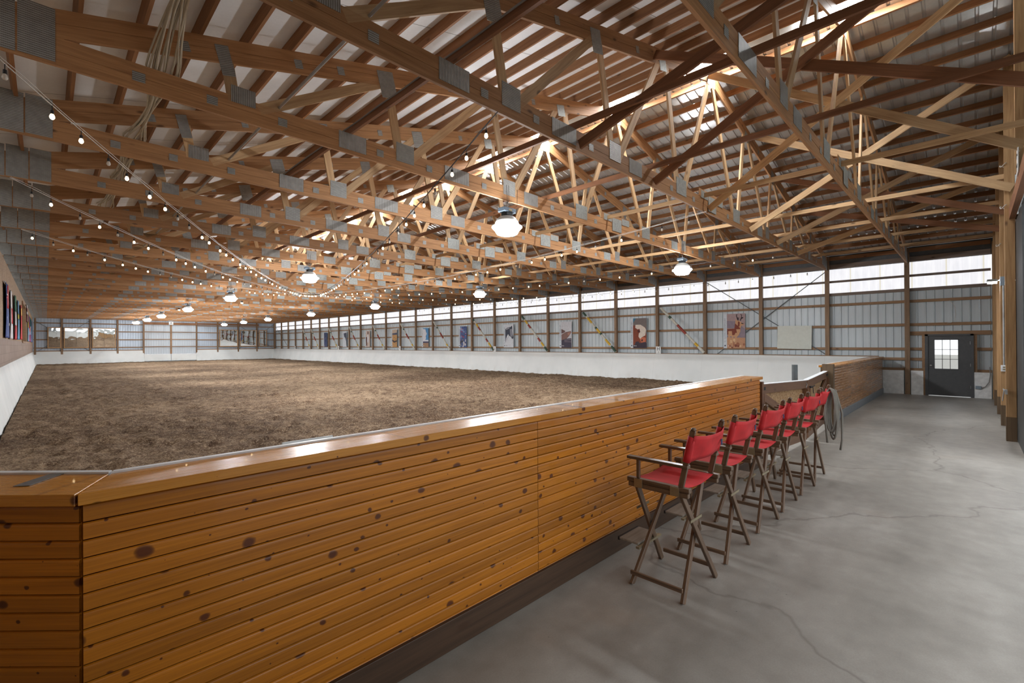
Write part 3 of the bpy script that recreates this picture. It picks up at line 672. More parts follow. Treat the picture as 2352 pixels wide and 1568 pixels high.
S3 = [('g', .10), ('w', .13), ('y', .23), ('w', .25), ('r', .36), ('w', .64), ('r', .74), ('w', .77), ('y', .87), ('w', .89), ('g', 1)]
S4 = [('g', .06), ('w', .16), ('y', .26), ('r', .37), ('w', .64), ('r', .74), ('w', .77), ('y', .90), ('g', 1)]
pl = [(11.12, 8.96, RW), (15.9, 13.75, S2), (20.76, 18.62, S3), (25.65, 23.5, S4), (30.5, 28.4, RW), (35.4, 33.2, RW), (40.25, 38.15, RW), (45.1, 42.95, RW), (49.95, 47.75, RW), (54.75, 52.6, RW), (57.15, 55.05, RW)]
bl = ['pronghorn', 'cow', 'brown beast', 'horse', 'blue abstract', 'cloud', 'golden field', 'rider', 'tree branch', 'dark blue']
for k, (a, b, s) in enumerate(pl):
    if k < 9: lab = 'striped jump pole between the %s banner and the %s banner' % (bl[k], bl[k + 1])
    else: lab = 'striped jump pole leaning beyond the dark blue banner, %s of the last two' % ('nearer' if k == 9 else 'farther')
    if k in (1,): lab = lab.replace('striped', 'yellow-green striped')
    pole(a, b, s, lab)

# ------------------------------------------------------------------ banners
BM = {}
def C(r, g, b):
    k = (r, g, b)
    if k not in BM: BM[k] = plain('print_%d_%d_%d' % k, srgb(r, g, b)[:3], 0.7, var=0.04)
    return BM[k]
def banner(yc, name, label, bg, shapes, year_col=(230, 230, 230), margin=(205, 212, 218), fulltext=True):
    """local x: along the wall seen from inside (image left to right), y: up; 0.95 x 1.57 m"""
    M = face(XW + 0.052, yc * 1.0095, 2.425, (-1, 0, 0)); W, H = 0.95, 1.57
    b = obj('wall_banner', MB().grid(lambda u, v: ((u - .5) * W, (v - .5) * H, 0.006 * math.sin(u * 9) * (1 - v)), 12, 4).grid(lambda u, v: ((u - .5) * W, (v - .5) * H, -0.004 + 0.006 * math.sin(u * 9) * (1 - v)), 12, 4), C(*margin), None, M)
    tag(b, label, 'banner', 'art banners hung along the clerestory wall')
    xm = -W / 2 + 0.16
    obj('picture', MB().box(xm, W / 2, -H / 2, H / 2, 0.007, 0.010), C(*bg), b, M)
    by = {}
    for i, (nm, col, poly) in enumerate(shapes):
        mb = by.setdefault((nm, col), MB())
        pts = [(xm + u * (W / 2 - xm), H / 2 - v * H) for u, v in poly]
        mb.prism(pts, M.inverted() @ M @ T(0, 0, 0.0104 + 0.0006 * i), 0.0005)
    for (nm, col), mb in by.items(): obj(nm, mb, C(*col), b, M)
    if fulltext: text_obj('lettering', '31  COORS WESTERN ART', C(120, 130, 140), b, M @ T(-W / 2 + 0.075, 0.05, 0.009) @ Matrix.Rotation(math.pi / 2, 4, 'Z'), 0.095, 0.0006)
    obj('emblem', MB().lathe([(0.0, 0.0105), (0.035, 0.0105), (0.035, 0.009)], 12, (-W / 2 + 0.075, -H / 2 + 0.12, 0)), C(50, 60, 80), b, M)
    text_obj('year', '2016', C(*year_col), b, M @ T(xm + 0.12, -H / 2 + 0.11, 0.016), 0.085, 0.0006)
def rect(a, b, c, d): return [(a, b), (c, b), (c, d), (a, d)]
rng = random.Random(5)
def blobs(n, u0, u1, v0, v1, s, cols, nm):
    out = []
    for k in range(n):
        u, v = rng.uniform(u0, u1), rng.uniform(v0, v1); w = rng.uniform(.4, 1) * s
        u = min(max(u, w), 1 - w)
        out.append((nm, cols[k % len(cols)], [(u + w * math.cos(a) * (1 + .3 * rng.random()) * .9, min(0.995, max(.005, v + w * .5 * math.sin(a) * (1 + .4 * rng.random())))) for a in [2 * math.pi * j / 7 for j in range(7)]]))
    return out
TAN, BRN, DBR, CRM = (196, 150, 112), (120, 55, 40), (50, 35, 42), (215, 180, 150)
banner(7.63, 'pronghorn', 'art banner of a standing pronghorn on a purple plain', (165, 142, 142),
  [('hills', (135, 122, 134), [(0, .20), (.5, .22), (1, .45), (1, .72), (0, .72)]), ('ground', (186, 140, 108), [(0, .68), (1, .70), (1, 1), (0, 1)])]
  + blobs(16, 0, 1, .74, .98, .09, [(120, 66, 50), (215, 180, 140), (150, 95, 70)], 'ground_marks') +
  [('pronghorn', TAN, [(.02, .42), (.35, .43), (.46, .40), (.47, .25), (.50, .15), (.56, .20), (.66, .20), (.78, .25), (.95, .30), (.93, .33), (.80, .35), (.76, .40), (.74, .52), (.66, .62), (.55, .68), (.30, .66), (.05, .64)]),
   ('pronghorn', TAN, [(.06, .60), (.16, .62), (.20, .90), (.14, .90)]), ('pronghorn', TAN, [(.28, .62), (.36, .64), (.34, .96), (.28, .96)]), ('pronghorn', TAN, [(.46, .62), (.54, .64), (.52, .88), (.46, .88)]),
   ('dark_coat', BRN, [(.02, .44), (.42, .43), (.46, .28), (.58, .34), (.74, .42), (.73, .45), (.52, .45), (.56, .56), (.48, .55), (.42, .62), (.30, .62), (.28, .50), (.08, .50), (.08, .60), (.02, .6)]),
   ('dark_coat', BRN, [(.62, .22), (.72, .25), (.70, .38), (.60, .36)]),
   ('horns', DBR, [(.60, .20), (.52, .08), (.53, .02), (.60, .03), (.56, .05), (.57, .09), (.63, .13), (.67, .10), (.68, .12), (.65, .16), (.66, .20)]),
   ('horns', DBR, [(.72, .20), (.80, .10), (.80, .05), (.74, .03), (.80, .02), (.84, .06), (.83, .11), (.91, .11), (.91, .13), (.80, .16), (.77, .21)]),
   ('horns', DBR, [(.80, .265), (.93, .295), (.92, .31), (.80, .30)])])
banner(12.42, 'cow', 'art banner with a red and white cow face', (118, 108, 105),
  [('sky', (60, 120, 150), [(0, 0), (.22, 0), (0, .16)]), ('cow_head', (130, 62, 40), [(0, .24), (.4, .24), (.9, .30), (.98, .6), (.95, .98), (0, .98)]),
   ('white_blaze', (222, 210, 198), [(.18, .22), (.55, .22), (.88, .32), (.96, .40), (.90, .58), (.66, .64), (.52, .70), (.40, .62), (.44, .46), (.30, .36), (.16, .32)]),
   ('eye_patch', (110, 45, 32), [(.30, .38), (.48, .36), (.54, .46), (.42, .52), (.32, .48)]), ('dark_mark', (40, 25, 28), rect(.36, .42, .46, .46)),
   ('muzzle', (196, 110, 80), [(.50, .70), (.72, .64), (.94, .66), (.92, .80), (.60, .82)]), ('dark_mark', (40, 25, 28), [(.62, .72), (.72, .71), (.70, .78), (.62, .78)]),
   ('shadow_chest', (58, 46, 60), [(0, .80), (.4, .78), (.5, .84), (.9, .80), (1, .84), (1, 1), (0, 1)]), ('cow_head', (130, 62, 40), [(0, .3), (.12, .28), (.2, .5), (.3, .7), (.1, .9), (0, .9)])])
banner(17.26, 'brown beast', 'art banner with a brown animal head and dark fleece on white', (198, 200, 206),
  [('animal_ear', (105, 80, 78), [(0, .28), (.40, .36), (.30, .42), (0, .46)]), ('animal_head', (128, 98, 92), [(0, .50), (.42, .40), (.92, .37), (.96, .42), (.70, .58), (.45, .68), (0, .74)]),
   ('animal_head', (170, 125, 110), [(.60, .43), (.92, .40), (.80, .50), (.62, .54)]), ('dark_fleece', (66, 60, 76), [(0, .72), (.42, .66), (.95, .64), (.98, 1), (0, 1)]), ('fold', (130, 122, 130), [(.3, .70), (.98, .68), (.98, .70), (.3, .73)]), ('fold', (130, 122, 130), [(.3, .76), (.98, .77), (.98, .79), (.3, .78)])])
banner(22.1, 'horse', 'art banner with a dark horse head drawn on white', (208, 212, 218),
  [('horse_head', (58, 64, 80), [(0, .21), (.25, .15), (.5, .13), (.66, .12), (.82, .06), (.86, .14), (.86, .28), (.94, .45), (1.0, .58), (.96, .62), (.80, .63), (.74, .57), (.60, .52), (.46, .50), (.36, .42), (.22, .50), (.10, .62), (.04, .80), (.02, .78)]),
   ('pale_cheek', (140, 142, 152), [(.56, .22), (.82, .20), (.92, .46), (.84, .56), (.62, .50)]), ('bridle', (170, 170, 176), [(.10, .20), (.50, .15), (.52, .18), (.12, .24)]), ('bridle', (170, 170, 176), [(.15, .66), (.40, .52), (.42, .54), (.18, .68)])], (90, 95, 105))
banner(26.95, 'blue abstract', 'abstract blue art banner with red spots', (74, 92, 140),
  blobs(14, .05, .95, .02, .6, .14, [(110, 130, 176), (50, 62, 110), (150, 165, 196)], 'blue_patches') + blobs(6, .1, .9, .1, .55, .09, [(196, 60, 52)], 'red_spots') + blobs(14, .05, .95, .62, .97, .13, [(60, 62, 74), (190, 190, 196), (110, 112, 120)], 'grey_patches'))
banner(31.8, 'cloud', 'art banner with white clouds over brown prairie', (80, 140, 190),
  [('cloud', (214, 216, 222), [(.0, .04), (.45, .06), (.55, .2), (.7, .3), (.5, .42), (.55, .55), (.3, .66), (0, .68)]), ('cloud', (214, 216, 222), rect(0, .62, 1, .70)), ('far_hills', (62, 62, 92), rect(0, .70, 1, .78)), ('prairie', (156, 124, 96), rect(0, .78, 1, 1))])
banner(36.6, 'golden field', 'art banner with a golden striped field and dark blue hills', (182, 138, 84),
  [('sky', (190, 170, 150), rect(0, 0, 1, .2)), ('hills', (62, 72, 100), [(0, .22), (1, .18), (1, .30), (0, .30)])] + [('field_rows', (120, 84, 52), rect(.06 + .3 * (k % 3), .35 + .09 * k, .3 + .3 * (k % 3), .37 + .09 * k)) for k in range(7)] + [('shadow', (66, 50, 46), [(0, .56), (.5, .66), (1, .60), (1, .70), (.4, .76), (0, .66)])])
banner(41.45, 'rider', 'art banner with a standing figure in a white shirt', (196, 178, 166),
  [('figure', (212, 210, 214), [(.35, .24), (.65, .24), (.72, .5), (.6, .75), (.3, .7)]), ('dark_clothing', (90, 52, 46), [(.40, .03), (.68, .05), (.66, .22), (.42, .22)]), ('dark_clothing', (90, 52, 46), [(.0, .40), (.30, .38), (.34, .95), (.06, .96)])])
banner(46.3, 'tree branch', 'art banner with a dark branching shape on pale grey', (196, 204, 212),
  [('branch', (60, 66, 84), [(.1, .1), (.9, .05), (.95, .30), (.98, .62), (.75, .60), (.55, .40), (.25, .32)]), ('branch', (60, 66, 84), [(.8, .6), (.98, .6), (.95, .95), (.86, .95)])])
banner(51.05, 'dark blue', 'dark blue night-coloured art banner, farthest along the wall', (52, 66, 104), blobs(8, .1, .9, .1, .9, .2, [(84, 84, 110), (40, 48, 84)], 'dark_patches'))
wb = obj('blank_board', MB().box(-0.015, 0.015, -0.63, 0.63, -0.485, 0.485), M_BOARDWHITE, None, T(XW + 0.045, 5.30, 2.107) @ Matrix.Rotation(math.radians(1.2), 4, 'X'))
tag(wb, 'blank cream board hung on the clerestory wall beside the pronghorn banner', 'board')

# ------------------------------------------------------------------ flags on the flag wall
def flag(y0, z0, z1, w, name, label, rows, extra=(), sag=0.035):
    """rows: list of (fraction, colour) from the top; hangs as a folded vertical drape"""
    M = T(XL + 0.012, y0, z0); H = z1 - z0
    mb = MB(); cols = []
    for k, (f, c) in enumerate(rows):
        if c not in cols: cols.append(c)
    mats = [C(*c) for c in cols]
    def pt(u, v): return (0.045 + sag * 0.9 * math.sin(u * 11 + 1.5 * v) * (0.55 + .45 * (1 - v)), (u - .5) * w * (1 - 0.12 * math.sin(3 * v)) + 0.06 * math.sin(5 * v), v * H)
    n = 40; a = 0
    for f, c in rows:
        mb.m = cols.index(c); b = f
        k = max(1, int((b - a) * 30))
        mb.grid(lambda u, v: pt(u, 1 - (a + (b - a) * v)), 22, k); a = b
    o = obj('hanging_flag', mb, mats, None, M, True); tag(o, label, 'flag', 'flags hanging on the flag wall')
    o.modifiers.new('thickness', 'SOLIDIFY').thickness = 0.004
    for nm, c, (u0, u1, v0, v1) in extra:
        m2 = MB().grid(lambda u, v: (lambda p: (p[0] + 0.008, p[1], p[2]))(pt(u0 + (u1 - u0) * u, 1 - (v0 + (v1 - v0) * v))), 8, 4)
        e = obj(nm, m2, C(*c), o, M, True); e.modifiers.new('thickness', 'SOLIDIFY').thickness = 0.003
    obj('rod', MB().tube([(0.02, -w / 2, H + .01), (0.02, w / 2, H + .01)], 0.012), M_WHITE, o, M)
BL, RD, WH, GN, LB, YL, CR = (62, 84, 150), (196, 44, 52), (222, 222, 226), (52, 128, 96), (98, 160, 206), (222, 208, 84), (122, 34, 48)
flag(22.5, 2.2, 3.95, 2.0, 'a', 'blue flag with red-white cross corner and white stars, first on the flag wall', [(1, BL)], [('red_cross', RD, (.05, .95, .22, .27)), ('white_cross', WH, (.05, .95, .18, .21)), ('red_cross', RD, (.45, .6, .02, .45)), ('star', WH, (.3, .5, .6, .66)), ('star', WH, (.6, .7, .72, .77))])
flag(24.95, 2.19, 3.93, 1.6, 'b', 'white flag with a red center, between the blue and the green-topped flag', [(.36, WH), (.68, WH), (1, WH)], [('red_disc', RD, (.25, .85, .36, .68))])
flag(28.3, 2.2, 4.0, 1.5, 'c', 'flag striped green, white and red', [(.36, GN), (.68, WH), (1, RD)])
flag(31.1, 2.22, 3.98, 1.7, 'd', 'light blue flag with a yellow band', [(.34, LB), (.47, YL), (1, LB)], [('yellow_band', YL, (.7, .95, .5, .98))])
flag(34.7, 2.26, 4.0, 1.9, 'e', 'bright red flag with a yellow sign beside the viewing opening', [(1, (214, 40, 44))], [('yellow_sign', (236, 190, 70), (.2, .6, .08, .3))])
flag(45.2, 3.55, 4.66, 2.6, 'f', 'maroon and white jagged flag across the viewing opening', [(.18, WH), (.4, CR), (.55, WH), (1, CR)])
for k, (y, lab, rows) in enumerate([(47.6, 'flag with green top, yellow middle and blue end beyond the opening', [(.3, (90, 140, 100)), (.5, YL), (1, LB)]), (49.8, 'faded red and white flag beyond the opening', [(.5, (206, 110, 110)), (.75, WH), (1, (206, 110, 110))]), (52.2, 'blue-purple flag beyond the opening', [(.4, (90, 84, 160)), (.6, RD), (1, (90, 84, 160))]), (54.8, 'green, white and crimson flag beyond the opening', [(.35, GN), (.7, WH), (1, (180, 50, 80))]), (57.8, 'plain light blue flag second last from the far corner', [(1, LB)]), (61.5, 'dark violet flag nearest the far corner', [(.5, (84, 76, 130)), (1, (110, 96, 140))])]):
    flag(y, 2.25, 4.2, 1.5, 'g', lab, rows)
# ================================================================== trusses
PLATES = {}
def plate(name, x, z, w, h, parent, ang=0.0, flat=False, y=-0.022):
    key = (round(w, 3), round(h, 3), flat)
    M = T(x, wm(parent).translation.y + y, z) @ Matrix.Rotation(-ang, 4, 'Y')
    if key in PLATES:
        o = PLATES[key].copy(); o.name = name; COL.objects.link(o); return place(o, parent, M)
    o = obj(name, MB().box(-w / 2, w / 2, -0.003, 0.0, -h / 2, h / 2), M_FLAT if flat else M_PLATE, parent, M)
    PLATES[key] = o; return o
P90 = math.pi / 2
def make_truss(y, label):
    t = empty('roof_truss', (CX, y, ZC0), label, 'roof truss', 'roof trusses across the barn')
    yy = y
    def chord(name, xa, za, xb, zb, h, th=0.038):
        M, L = frame((xa, yy, za), (xb, yy, zb)); g = 0.007
        s = 1 if zb >= za else 1
        return obj(name, MB().box(0, L, -th / 2, th / 2, 0.0, h / 2 - g / 2).box(0, L, -th / 2, th / 2, h / 2 + g / 2, h).box(0.02, L - .02, -th / 2 + .006, th / 2 - .006, h / 2 - g, h / 2 + g), W_TRUSS, t, M)
    chord('bottom_chord', -1.12, ZC0, 22.0, ZC0, 0.29)
    H = 0.286
    chord('top_chord', -1.12, ztop(-1.12) - H * 1.03, CX, ZR - H * 1.03, H)
    chord('top_chord', CX, ZR - H * 1.03, 22.0, ztop(22.0) - H * 1.03, H)
    def web(x0, z0, x1, z1, w=0.135):
        M, L = frame((x0, yy, z0), (x1, yy, z1)); return obj('web', MB().box(0, L, -0.019, 0.019, -w / 2, w / 2), W_WEB, t, M)
    zb = 4.97
    zt = lambda x: ztop(x) - 0.24
    S = [(8.78, zb, 8.86, zt(CX - 8.86)), (8.50, zb, 6.70, zt(CX - 6.70)), (6.42, zb, 6.62, zt(CX - 6.62)), (6.20, zb, 4.52, zt(CX - 4.52)), (4.00, zb, 4.36, zt(CX - 4.36)), (3.80, zb, 2.42, zt(CX - 2.42)), (1.65, zb, 2.12, zt(CX - 2.12)), (1.38, zb, 0.12, zt(CX - 0.12) - 0.1)]
    for a, z0, b, z1 in S:
        web(CX - a, z0, CX - b, z1)
        web(CX + a, z0, CX + b, zt(CX + b) if b > .2 else z1)
    # gusset plates at the web nodes of the bottom chord
    for a, w, h, ang in ((8.68, 0.28, 0.21, 0), (6.32, 0.33, 0.30, P90), (3.93, 0.33, 0.30, P90), (1.52, 0.44, 0.32, 0)):
        fl = a == 1.52
        for s in (-1, 1):
            if s > 0 and a > 3: plate('gusset_plate', CX + a, 5.0, 0.33, 0.30, t, P90)
            else: plate('gusset_plate', CX + s * a, 5.02 if a < 8 else 5.07, h if ang else w, w if ang else h, t, ang, fl)
    for a, w in ((7.22, 0.43), (5.25, 0.55), (3.29, 0.42)):
        for s in (-1, 1): plate('splice_plate', CX + s * a, 4.93, w if s < 0 else 0.40, 0.245, t, 0, s > 0)
    for a in (9.72, 9.02, 8.21, 6.77, 5.85, 4.60, 2.60, 1.95, 0.95):
        for s in (-1, 1): plate('stitch_plate', CX + s * a, 4.90, 0.105, 0.115, t, P90)
    obj('scab_board', MB().box(9.757 - CX, 11.073 - CX, -0.030, -0.020, 5.05 - ZC0, 5.20 - ZC0), W_TRUSS, t)
    plate('scab_plate', 10.45, 4.965, 0.43, 0.33, t, 0, True, -0.031)
    for s in (-1, 1): plate('scab_plate', CX + s * 0.42, 5.10, 0.36, 0.16, t, 0, True, -0.031)
    # heels
    for k in range(4): plate('heel_plate', -0.06 - 0.277 * k, 5.05 - 0.01 * k, 0.53, 0.262, t, P90)
    for k in range(4): plate('heel_plate', 21.88 - 0.225 * k, 5.00 + 0.045 * k - (0.05 if k == 0 else 0), 0.40 + 0.02 * k, 0.20, t, P90)
    # plates of the top chord
    for s in (-1, 1):
        sl = math.atan(0.2585) if s < 0 else -math.atan(0.2375)
        for b, w, h, up in ((8.88, 0.36, 0.15, 1), (6.64, 0.40, 0.28, 1), (4.44, 0.36, 0.27, 1), (2.27, 0.26, 0.24, 0)):
            x = CX + s * b; plate('gusset_plate', x, ztop(x) - 0.27, w, h, t, P90 + sl if up else sl, not up)
        for b in (9.3, 8.0, 7.4, 5.4, 3.2):
            x = CX + s * b; plate('stitch_plate', x, ztop(x) - 0.17, 0.115, 0.105, t, P90 + sl)
    plate('ridge_plate', CX, ZR - 0.22, 0.42, 0.34, t, 0, True)
    return t
tl = lambda i: 'timber roof truss with steel plates, %s counted from the near end wall' % ORD[i]
proto = make_truss(Y0, tl(0))
for i in range(1, 28):
    c = copy_tree(proto, T(CX, Y0 + i * BAY, ZC0)); c['label'] = tl(i)

# ------------------------------------------------------------------ bracing
zl = ZC1 + 0.07
for x, m, w, lab in ((3.2, W_BRACE_D, 0.09, 'brown bracing board with cables on it, lying along the truss bottom chords'), (5.45, W_BRACE_D, 0.09, 'back-lit dark brown bracing board along the bottom chords, next to the one with cables'),
                     (7.7, W_BRACE_D, 0.09, 'back-lit dark brown bracing board along the bottom chords, second beyond the one with cables'), (10.02, W_BRACE, 0.09, 'pale bracing board along the bottom chords under the ridge'),
                     (13.05, W_BRACE, 0.09, 'pale bracing board along the bottom chords, first beyond the ridge'), (15.4, W_BRACE, 0.09, 'pale bracing board along the bottom chords, second beyond the ridge'),
                     (17.75, W_BRACE, 0.09, 'pale bracing board along the bottom chords, third beyond the ridge'), (20.0, W_BRACE, 0.09, 'bracing board along the bottom chords nearest the clerestory')):
    tag(board('bracing_board', (x, -0.56, zl - .02), (x, YE - 0.2, zl - .02), w, 0.04, m), lab, 'bracing board')  # flag-side boards: back-lit darkness is put into the wood colour
Yb = Y0 + BAY - 0.05
names = {5.5: 'nearest the flag wall', 7.75: 'second from the flag wall', 10.2: 'under the ridge', 12.86: 'first beyond the ridge', 15.15: 'second beyond the ridge', 17.42: 'nearest the clerestory'}
for x in (5.5, 7.75, 10.2, 12.86, 15.15, 17.42):
    dark = x < 9
    zt_ = min(ztop(x) - 0.1, 4.80 + (x * .5 if x < 6 else 9))
    zt_ = {5.5: 6.15}.get(x, ztop(x) - 0.15)
    tag(board('gable_brace', (x + .02, Yb, 4.83), (x + .02, -0.56, zt_), 0.14, 0.04, W_BRACE_D if dark else W_BRACE), 'diagonal brace rising towards the near end wall roof, %s' % names[x], 'brace')
    if x > 6: tag(board('gable_brace', (x + 0.07, -0.56, 4.82), (x + 0.07, Yb, ztop(x) - 0.15), 0.15, 0.04, W_BRACE_D if dark or x > 15 else W_BRACE), 'diagonal brace falling to the near end wall posts, %s' % names[x], 'brace')
# cables, conduit, rope bundle
def wavy(x, z, y0, y1, amp, seed, step=0.6):
    r = random.Random(seed); pts = []; y = y0
    while y <= y1: pts.append((x + r.uniform(-amp, amp), y, z + r.uniform(-amp, amp))); y += step
    return pts
for k in range(2): tag(obj('power_cable', MB().tube(wavy(3.17 + 0.03 * k, zl + 0.045 - .02, -0.35, 9.5, 0.008, 20 + k), 0.011, 6), M_CABLE), 'grey power cable on the brown bracing board, %s strand' % ('inner' if k else 'outer'), 'cable')
tag(obj('electrical_conduit', MB().tube([(2.2, -0.3, 5.085), (2.2, 40, 5.085)], 0.017, 8), M_STEEL), 'straight grey conduit lying across the bottom chords near the rope bundle', 'conduit')
rb = empty('rope_bundle', (0.95, 4.0, 5.05), 'thick bundle of cream ropes slung over the truss bottom chords', 'rope')
for k in range(16):
    r = random.Random(100 + k); a, b = r.uniform(-.11, .11), r.uniform(0.0, .09); pts = []
    y = 3.2; yend = 12.2 + r.uniform(-2, 3)
    while y < yend:
        ph = (y - Y0) / BAY; q = abs(math.sin(math.pi * ph))
        spread = 0.35 + 0.9 * (1 - q)
        zz = 5.06 + b * .5 + 0.30 * q * (1 if y < 6.6 else .15) - (0.10 * q if y > 6.6 else 0)
        pts.append((a * spread + 0.03 * math.sin(1.7 * y + k), y - 4.0, zz - 5.05)); y += 0.2
    obj('strand', MB().tube(pts, 0.0105, 6), M_ROPE, rb, smooth=True)

# ------------------------------------------------------------------ high-bay lamps
def make_lamp(x, y, label):
    t = empty('pendant_lamp', (x, y, 4.07), label, 'lamp', 'high-bay lamps under the trusses')
    obj('lens', MB().lathe([(0.0, 0.0), (0.16, 0.005), (0.20, 0.02), (0.225, 0.06), (0.25, 0.10), (0.295, 0.145), (0.302, 0.155), (0.296, 0.165), (0.243, 0.172)], 32), M_LENS, t, smooth=True)
    obj('dome', MB().lathe([(0.245, 0.172), (0.243, 0.20), (0.228, 0.26), (0.195, 0.315), (0.15, 0.355), (0.09, 0.375), (0.0, 0.378)], 32), M_REFL, t, smooth=True)
    b = obj('ballast_housing', MB().box(-0.085, 0.085, -0.085, 0.085, 0.375, 0.50).box(-0.16, 0.16, -0.10, 0.10, 0.44, 0.53), M_LAMPBODY, t, bevel=0.012)
    obj('data_plate', MB().box(-0.04, 0.04, -0.1015, -0.10, 0.46, 0.50), M_BRASS, b)
    obj('hook', MB().tube([(0, 0, 0.53), (0.02, 0, 0.56), (0.03, 0, 0.60), (0.0, 0, 0.63), (-0.025, 0, 0.60)], 0.008, 6), M_STEEL, t)
    obj('hanging_wire', MB().tube([(0.0, 0.0, 0.62), (-0.02, -0.03, 0.69), (-0.04, -0.035, 0.98)], 0.004, 5).tube([(0.0, 0.0, 0.62), (0.03, -0.03, 0.69), (0.02, -0.035, 0.98)], 0.004, 5).tube([(0.1, 0.0, 0.5), (0.24, -0.05, 0.62), (0.26, -0.04, 0.95)], 0.004, 5), M_DARK, t)
    return t
lamps = []
for r_, x in (('flag-side', 6.45), ('clerestory-side', 14.27)):
    for k in range(7):
        lab = 'lit dome lamp in the %s row, %s from the near end' % (r_, ORD[k]); y = Y0 + (2, 6, 10, 14, 18, 21, 24)[k] * BAY - 0.02
        if not lamps: lamps.append(make_lamp(x, y, lab))
        else:
            c = copy_tree(lamps[0], T(x, y, 4.07)); c['label'] = lab; lamps.append(c)

# ------------------------------------------------------------------ string lights
b_on = MB().lathe([(0.0, -0.088), (0.012, -0.086), (0.022, -0.072), (0.024, -0.058), (0.018, -0.036), (0.013, -0.028)], 12)
b_sock = MB().lathe([(0.004, 0.0), (0.006, -0.004), (0.004, -0.008), (0.004, -0.055 + 0.0), (0.015, -0.058), (0.016, -0.10), (0.0, -0.10)], 10)
PB = {}
def strand(label, p0, p1, sag, n, seed, black=False, lit=0.6, doubles=True, z_shift=0.0):
    p0, p1 = Vector(p0), Vector(p1); r = random.Random(seed)
    t = empty('string_lights', p0, label, 'string lights', 'strings of bulbs fanning out across the arena')
    def P(u, o=0): q = p0.lerp(p1, u); q.z -= 4 * sag * u * (1 - u); q.z += o; return q
    mb = MB().tube([P(i / 40) - p0 for i in range(41)], 0.006, 5)
    if doubles: mb.tube([P(i / 40, 0.035 * (0.4 + 0.6 * math.sin(i * 1.3) ** 2)) - p0 + Vector((0.01, 0, 0)) for i in range(41)], 0.004, 5)
    obj('cable', mb, M_DARK if black else M_CABLEW, t)
    for k in range(n):
        u = (k + 0.6 + r.uniform(-.15, .15)) / n; q = P(u); on = r.random() < lit
        key = 's'
        if key not in PB: s = obj('socket', b_sock, M_DARK, t, T(*q)); PB[key] = s
        else:
            s = PB[key].copy(); COL.objects.link(s); place(s, t, T(*q))
        key = 'on' if on else 'off'; qb = (q.x, q.y, q.z - 0.072)
        if key not in PB: PB[key] = obj('bulb', b_on, M_BULB if on else M_BULBOFF, s, T(*qb), True)
        else:
            b = PB[key].copy(); COL.objects.link(b); place(b, s, T(*qb))
    return t
CP = (10.3, Y0 + 10 * BAY - .06, 4.72)
strand('string of bulbs from the flag-wall eave at the third truss to the knot in mid-arena', (-0.42, Y0 + 2 * BAY - .05, 4.74), CP, 0.55, 38, 1)
strand('string of bulbs from the flag-wall eave at the fifth truss to the knot in mid-arena', (-0.42, Y0 + 4 * BAY - .05, 4.74), CP, 0.45, 32, 2)
strand('string of bulbs from the flag-wall eave at the seventh truss to the knot in mid-arena', (-0.42, Y0 + 6 * BAY - .05, 4.74), CP, 0.42, 30, 3)
strand('black-cabled string of bulbs dropping steeply from the second truss to the knot', (3.85, Y0 + BAY - .06, 4.72), CP, 0.60, 38, 4, True, .5)
strand('string of bulbs from the second truss below the ridge to the knot', (10.05, Y0 + BAY - .06, 4.74), CP, 0.42, 36, 5)
strand('string of bulbs from the second truss near the clerestory to the knot', (16.4, Y0 + BAY - .06, 4.76), CP, 0.40, 36, 6, True)
strand('string of bulbs from the clerestory post at the fifth truss to the knot', (21.7, Y0 + 4 * BAY, 4.72), CP, 0.35, 30, 7, True)
strand('string of bulbs from the clerestory post at the eighth truss to the knot', (21.7, Y0 + 7 * BAY, 4.72), CP, 0.35, 26, 8, True)
strand('string of bulbs running along the clerestory panels from post to post', (21.82, Y0 + 1.1 * BAY, 4.78), (21.82, Y0 + 13 * BAY, 4.78), 0.16, 44, 9, True, .35, False)
tag(obj('rope_knot', MB().tube([(0.25 * math.cos(a) * (1 + .2 * math.sin(3 * a)), 0.05 * math.sin(5 * a), 0.09 * math.sin(a * 2.3)) for a in [i * 0.35 for i in range(60)]], 0.012, 6), M_ROPE, None, T(CP[0], CP[1], CP[2] + 0.02), True), 'tangle of rope and cable where the bulb strings meet', 'knot')
for k, (x, y) in enumerate(((8.9, Y0 + 13 * BAY), (7.2, Y0 + 17 * BAY))):
    t = empty('flood_lamp', (x, y - 0.05, 4.55), 'small warm lamp shining under the trusses, %s one' % ('nearer' if k == 0 else 'farther'), 'lamp')
    obj('housing', MB().lathe([(0.03, 0.2), (0.05, 0.18), (0.07, 0.10), (0.07, 0.09)], 14), M_DARK, t)
    obj('bulb', MB().lathe([(0, 0.0), (0.05, 0.015), (0.075, 0.05), (0.068, 0.10), (0, 0.10)], 14), M_BULB, t, smooth=True)
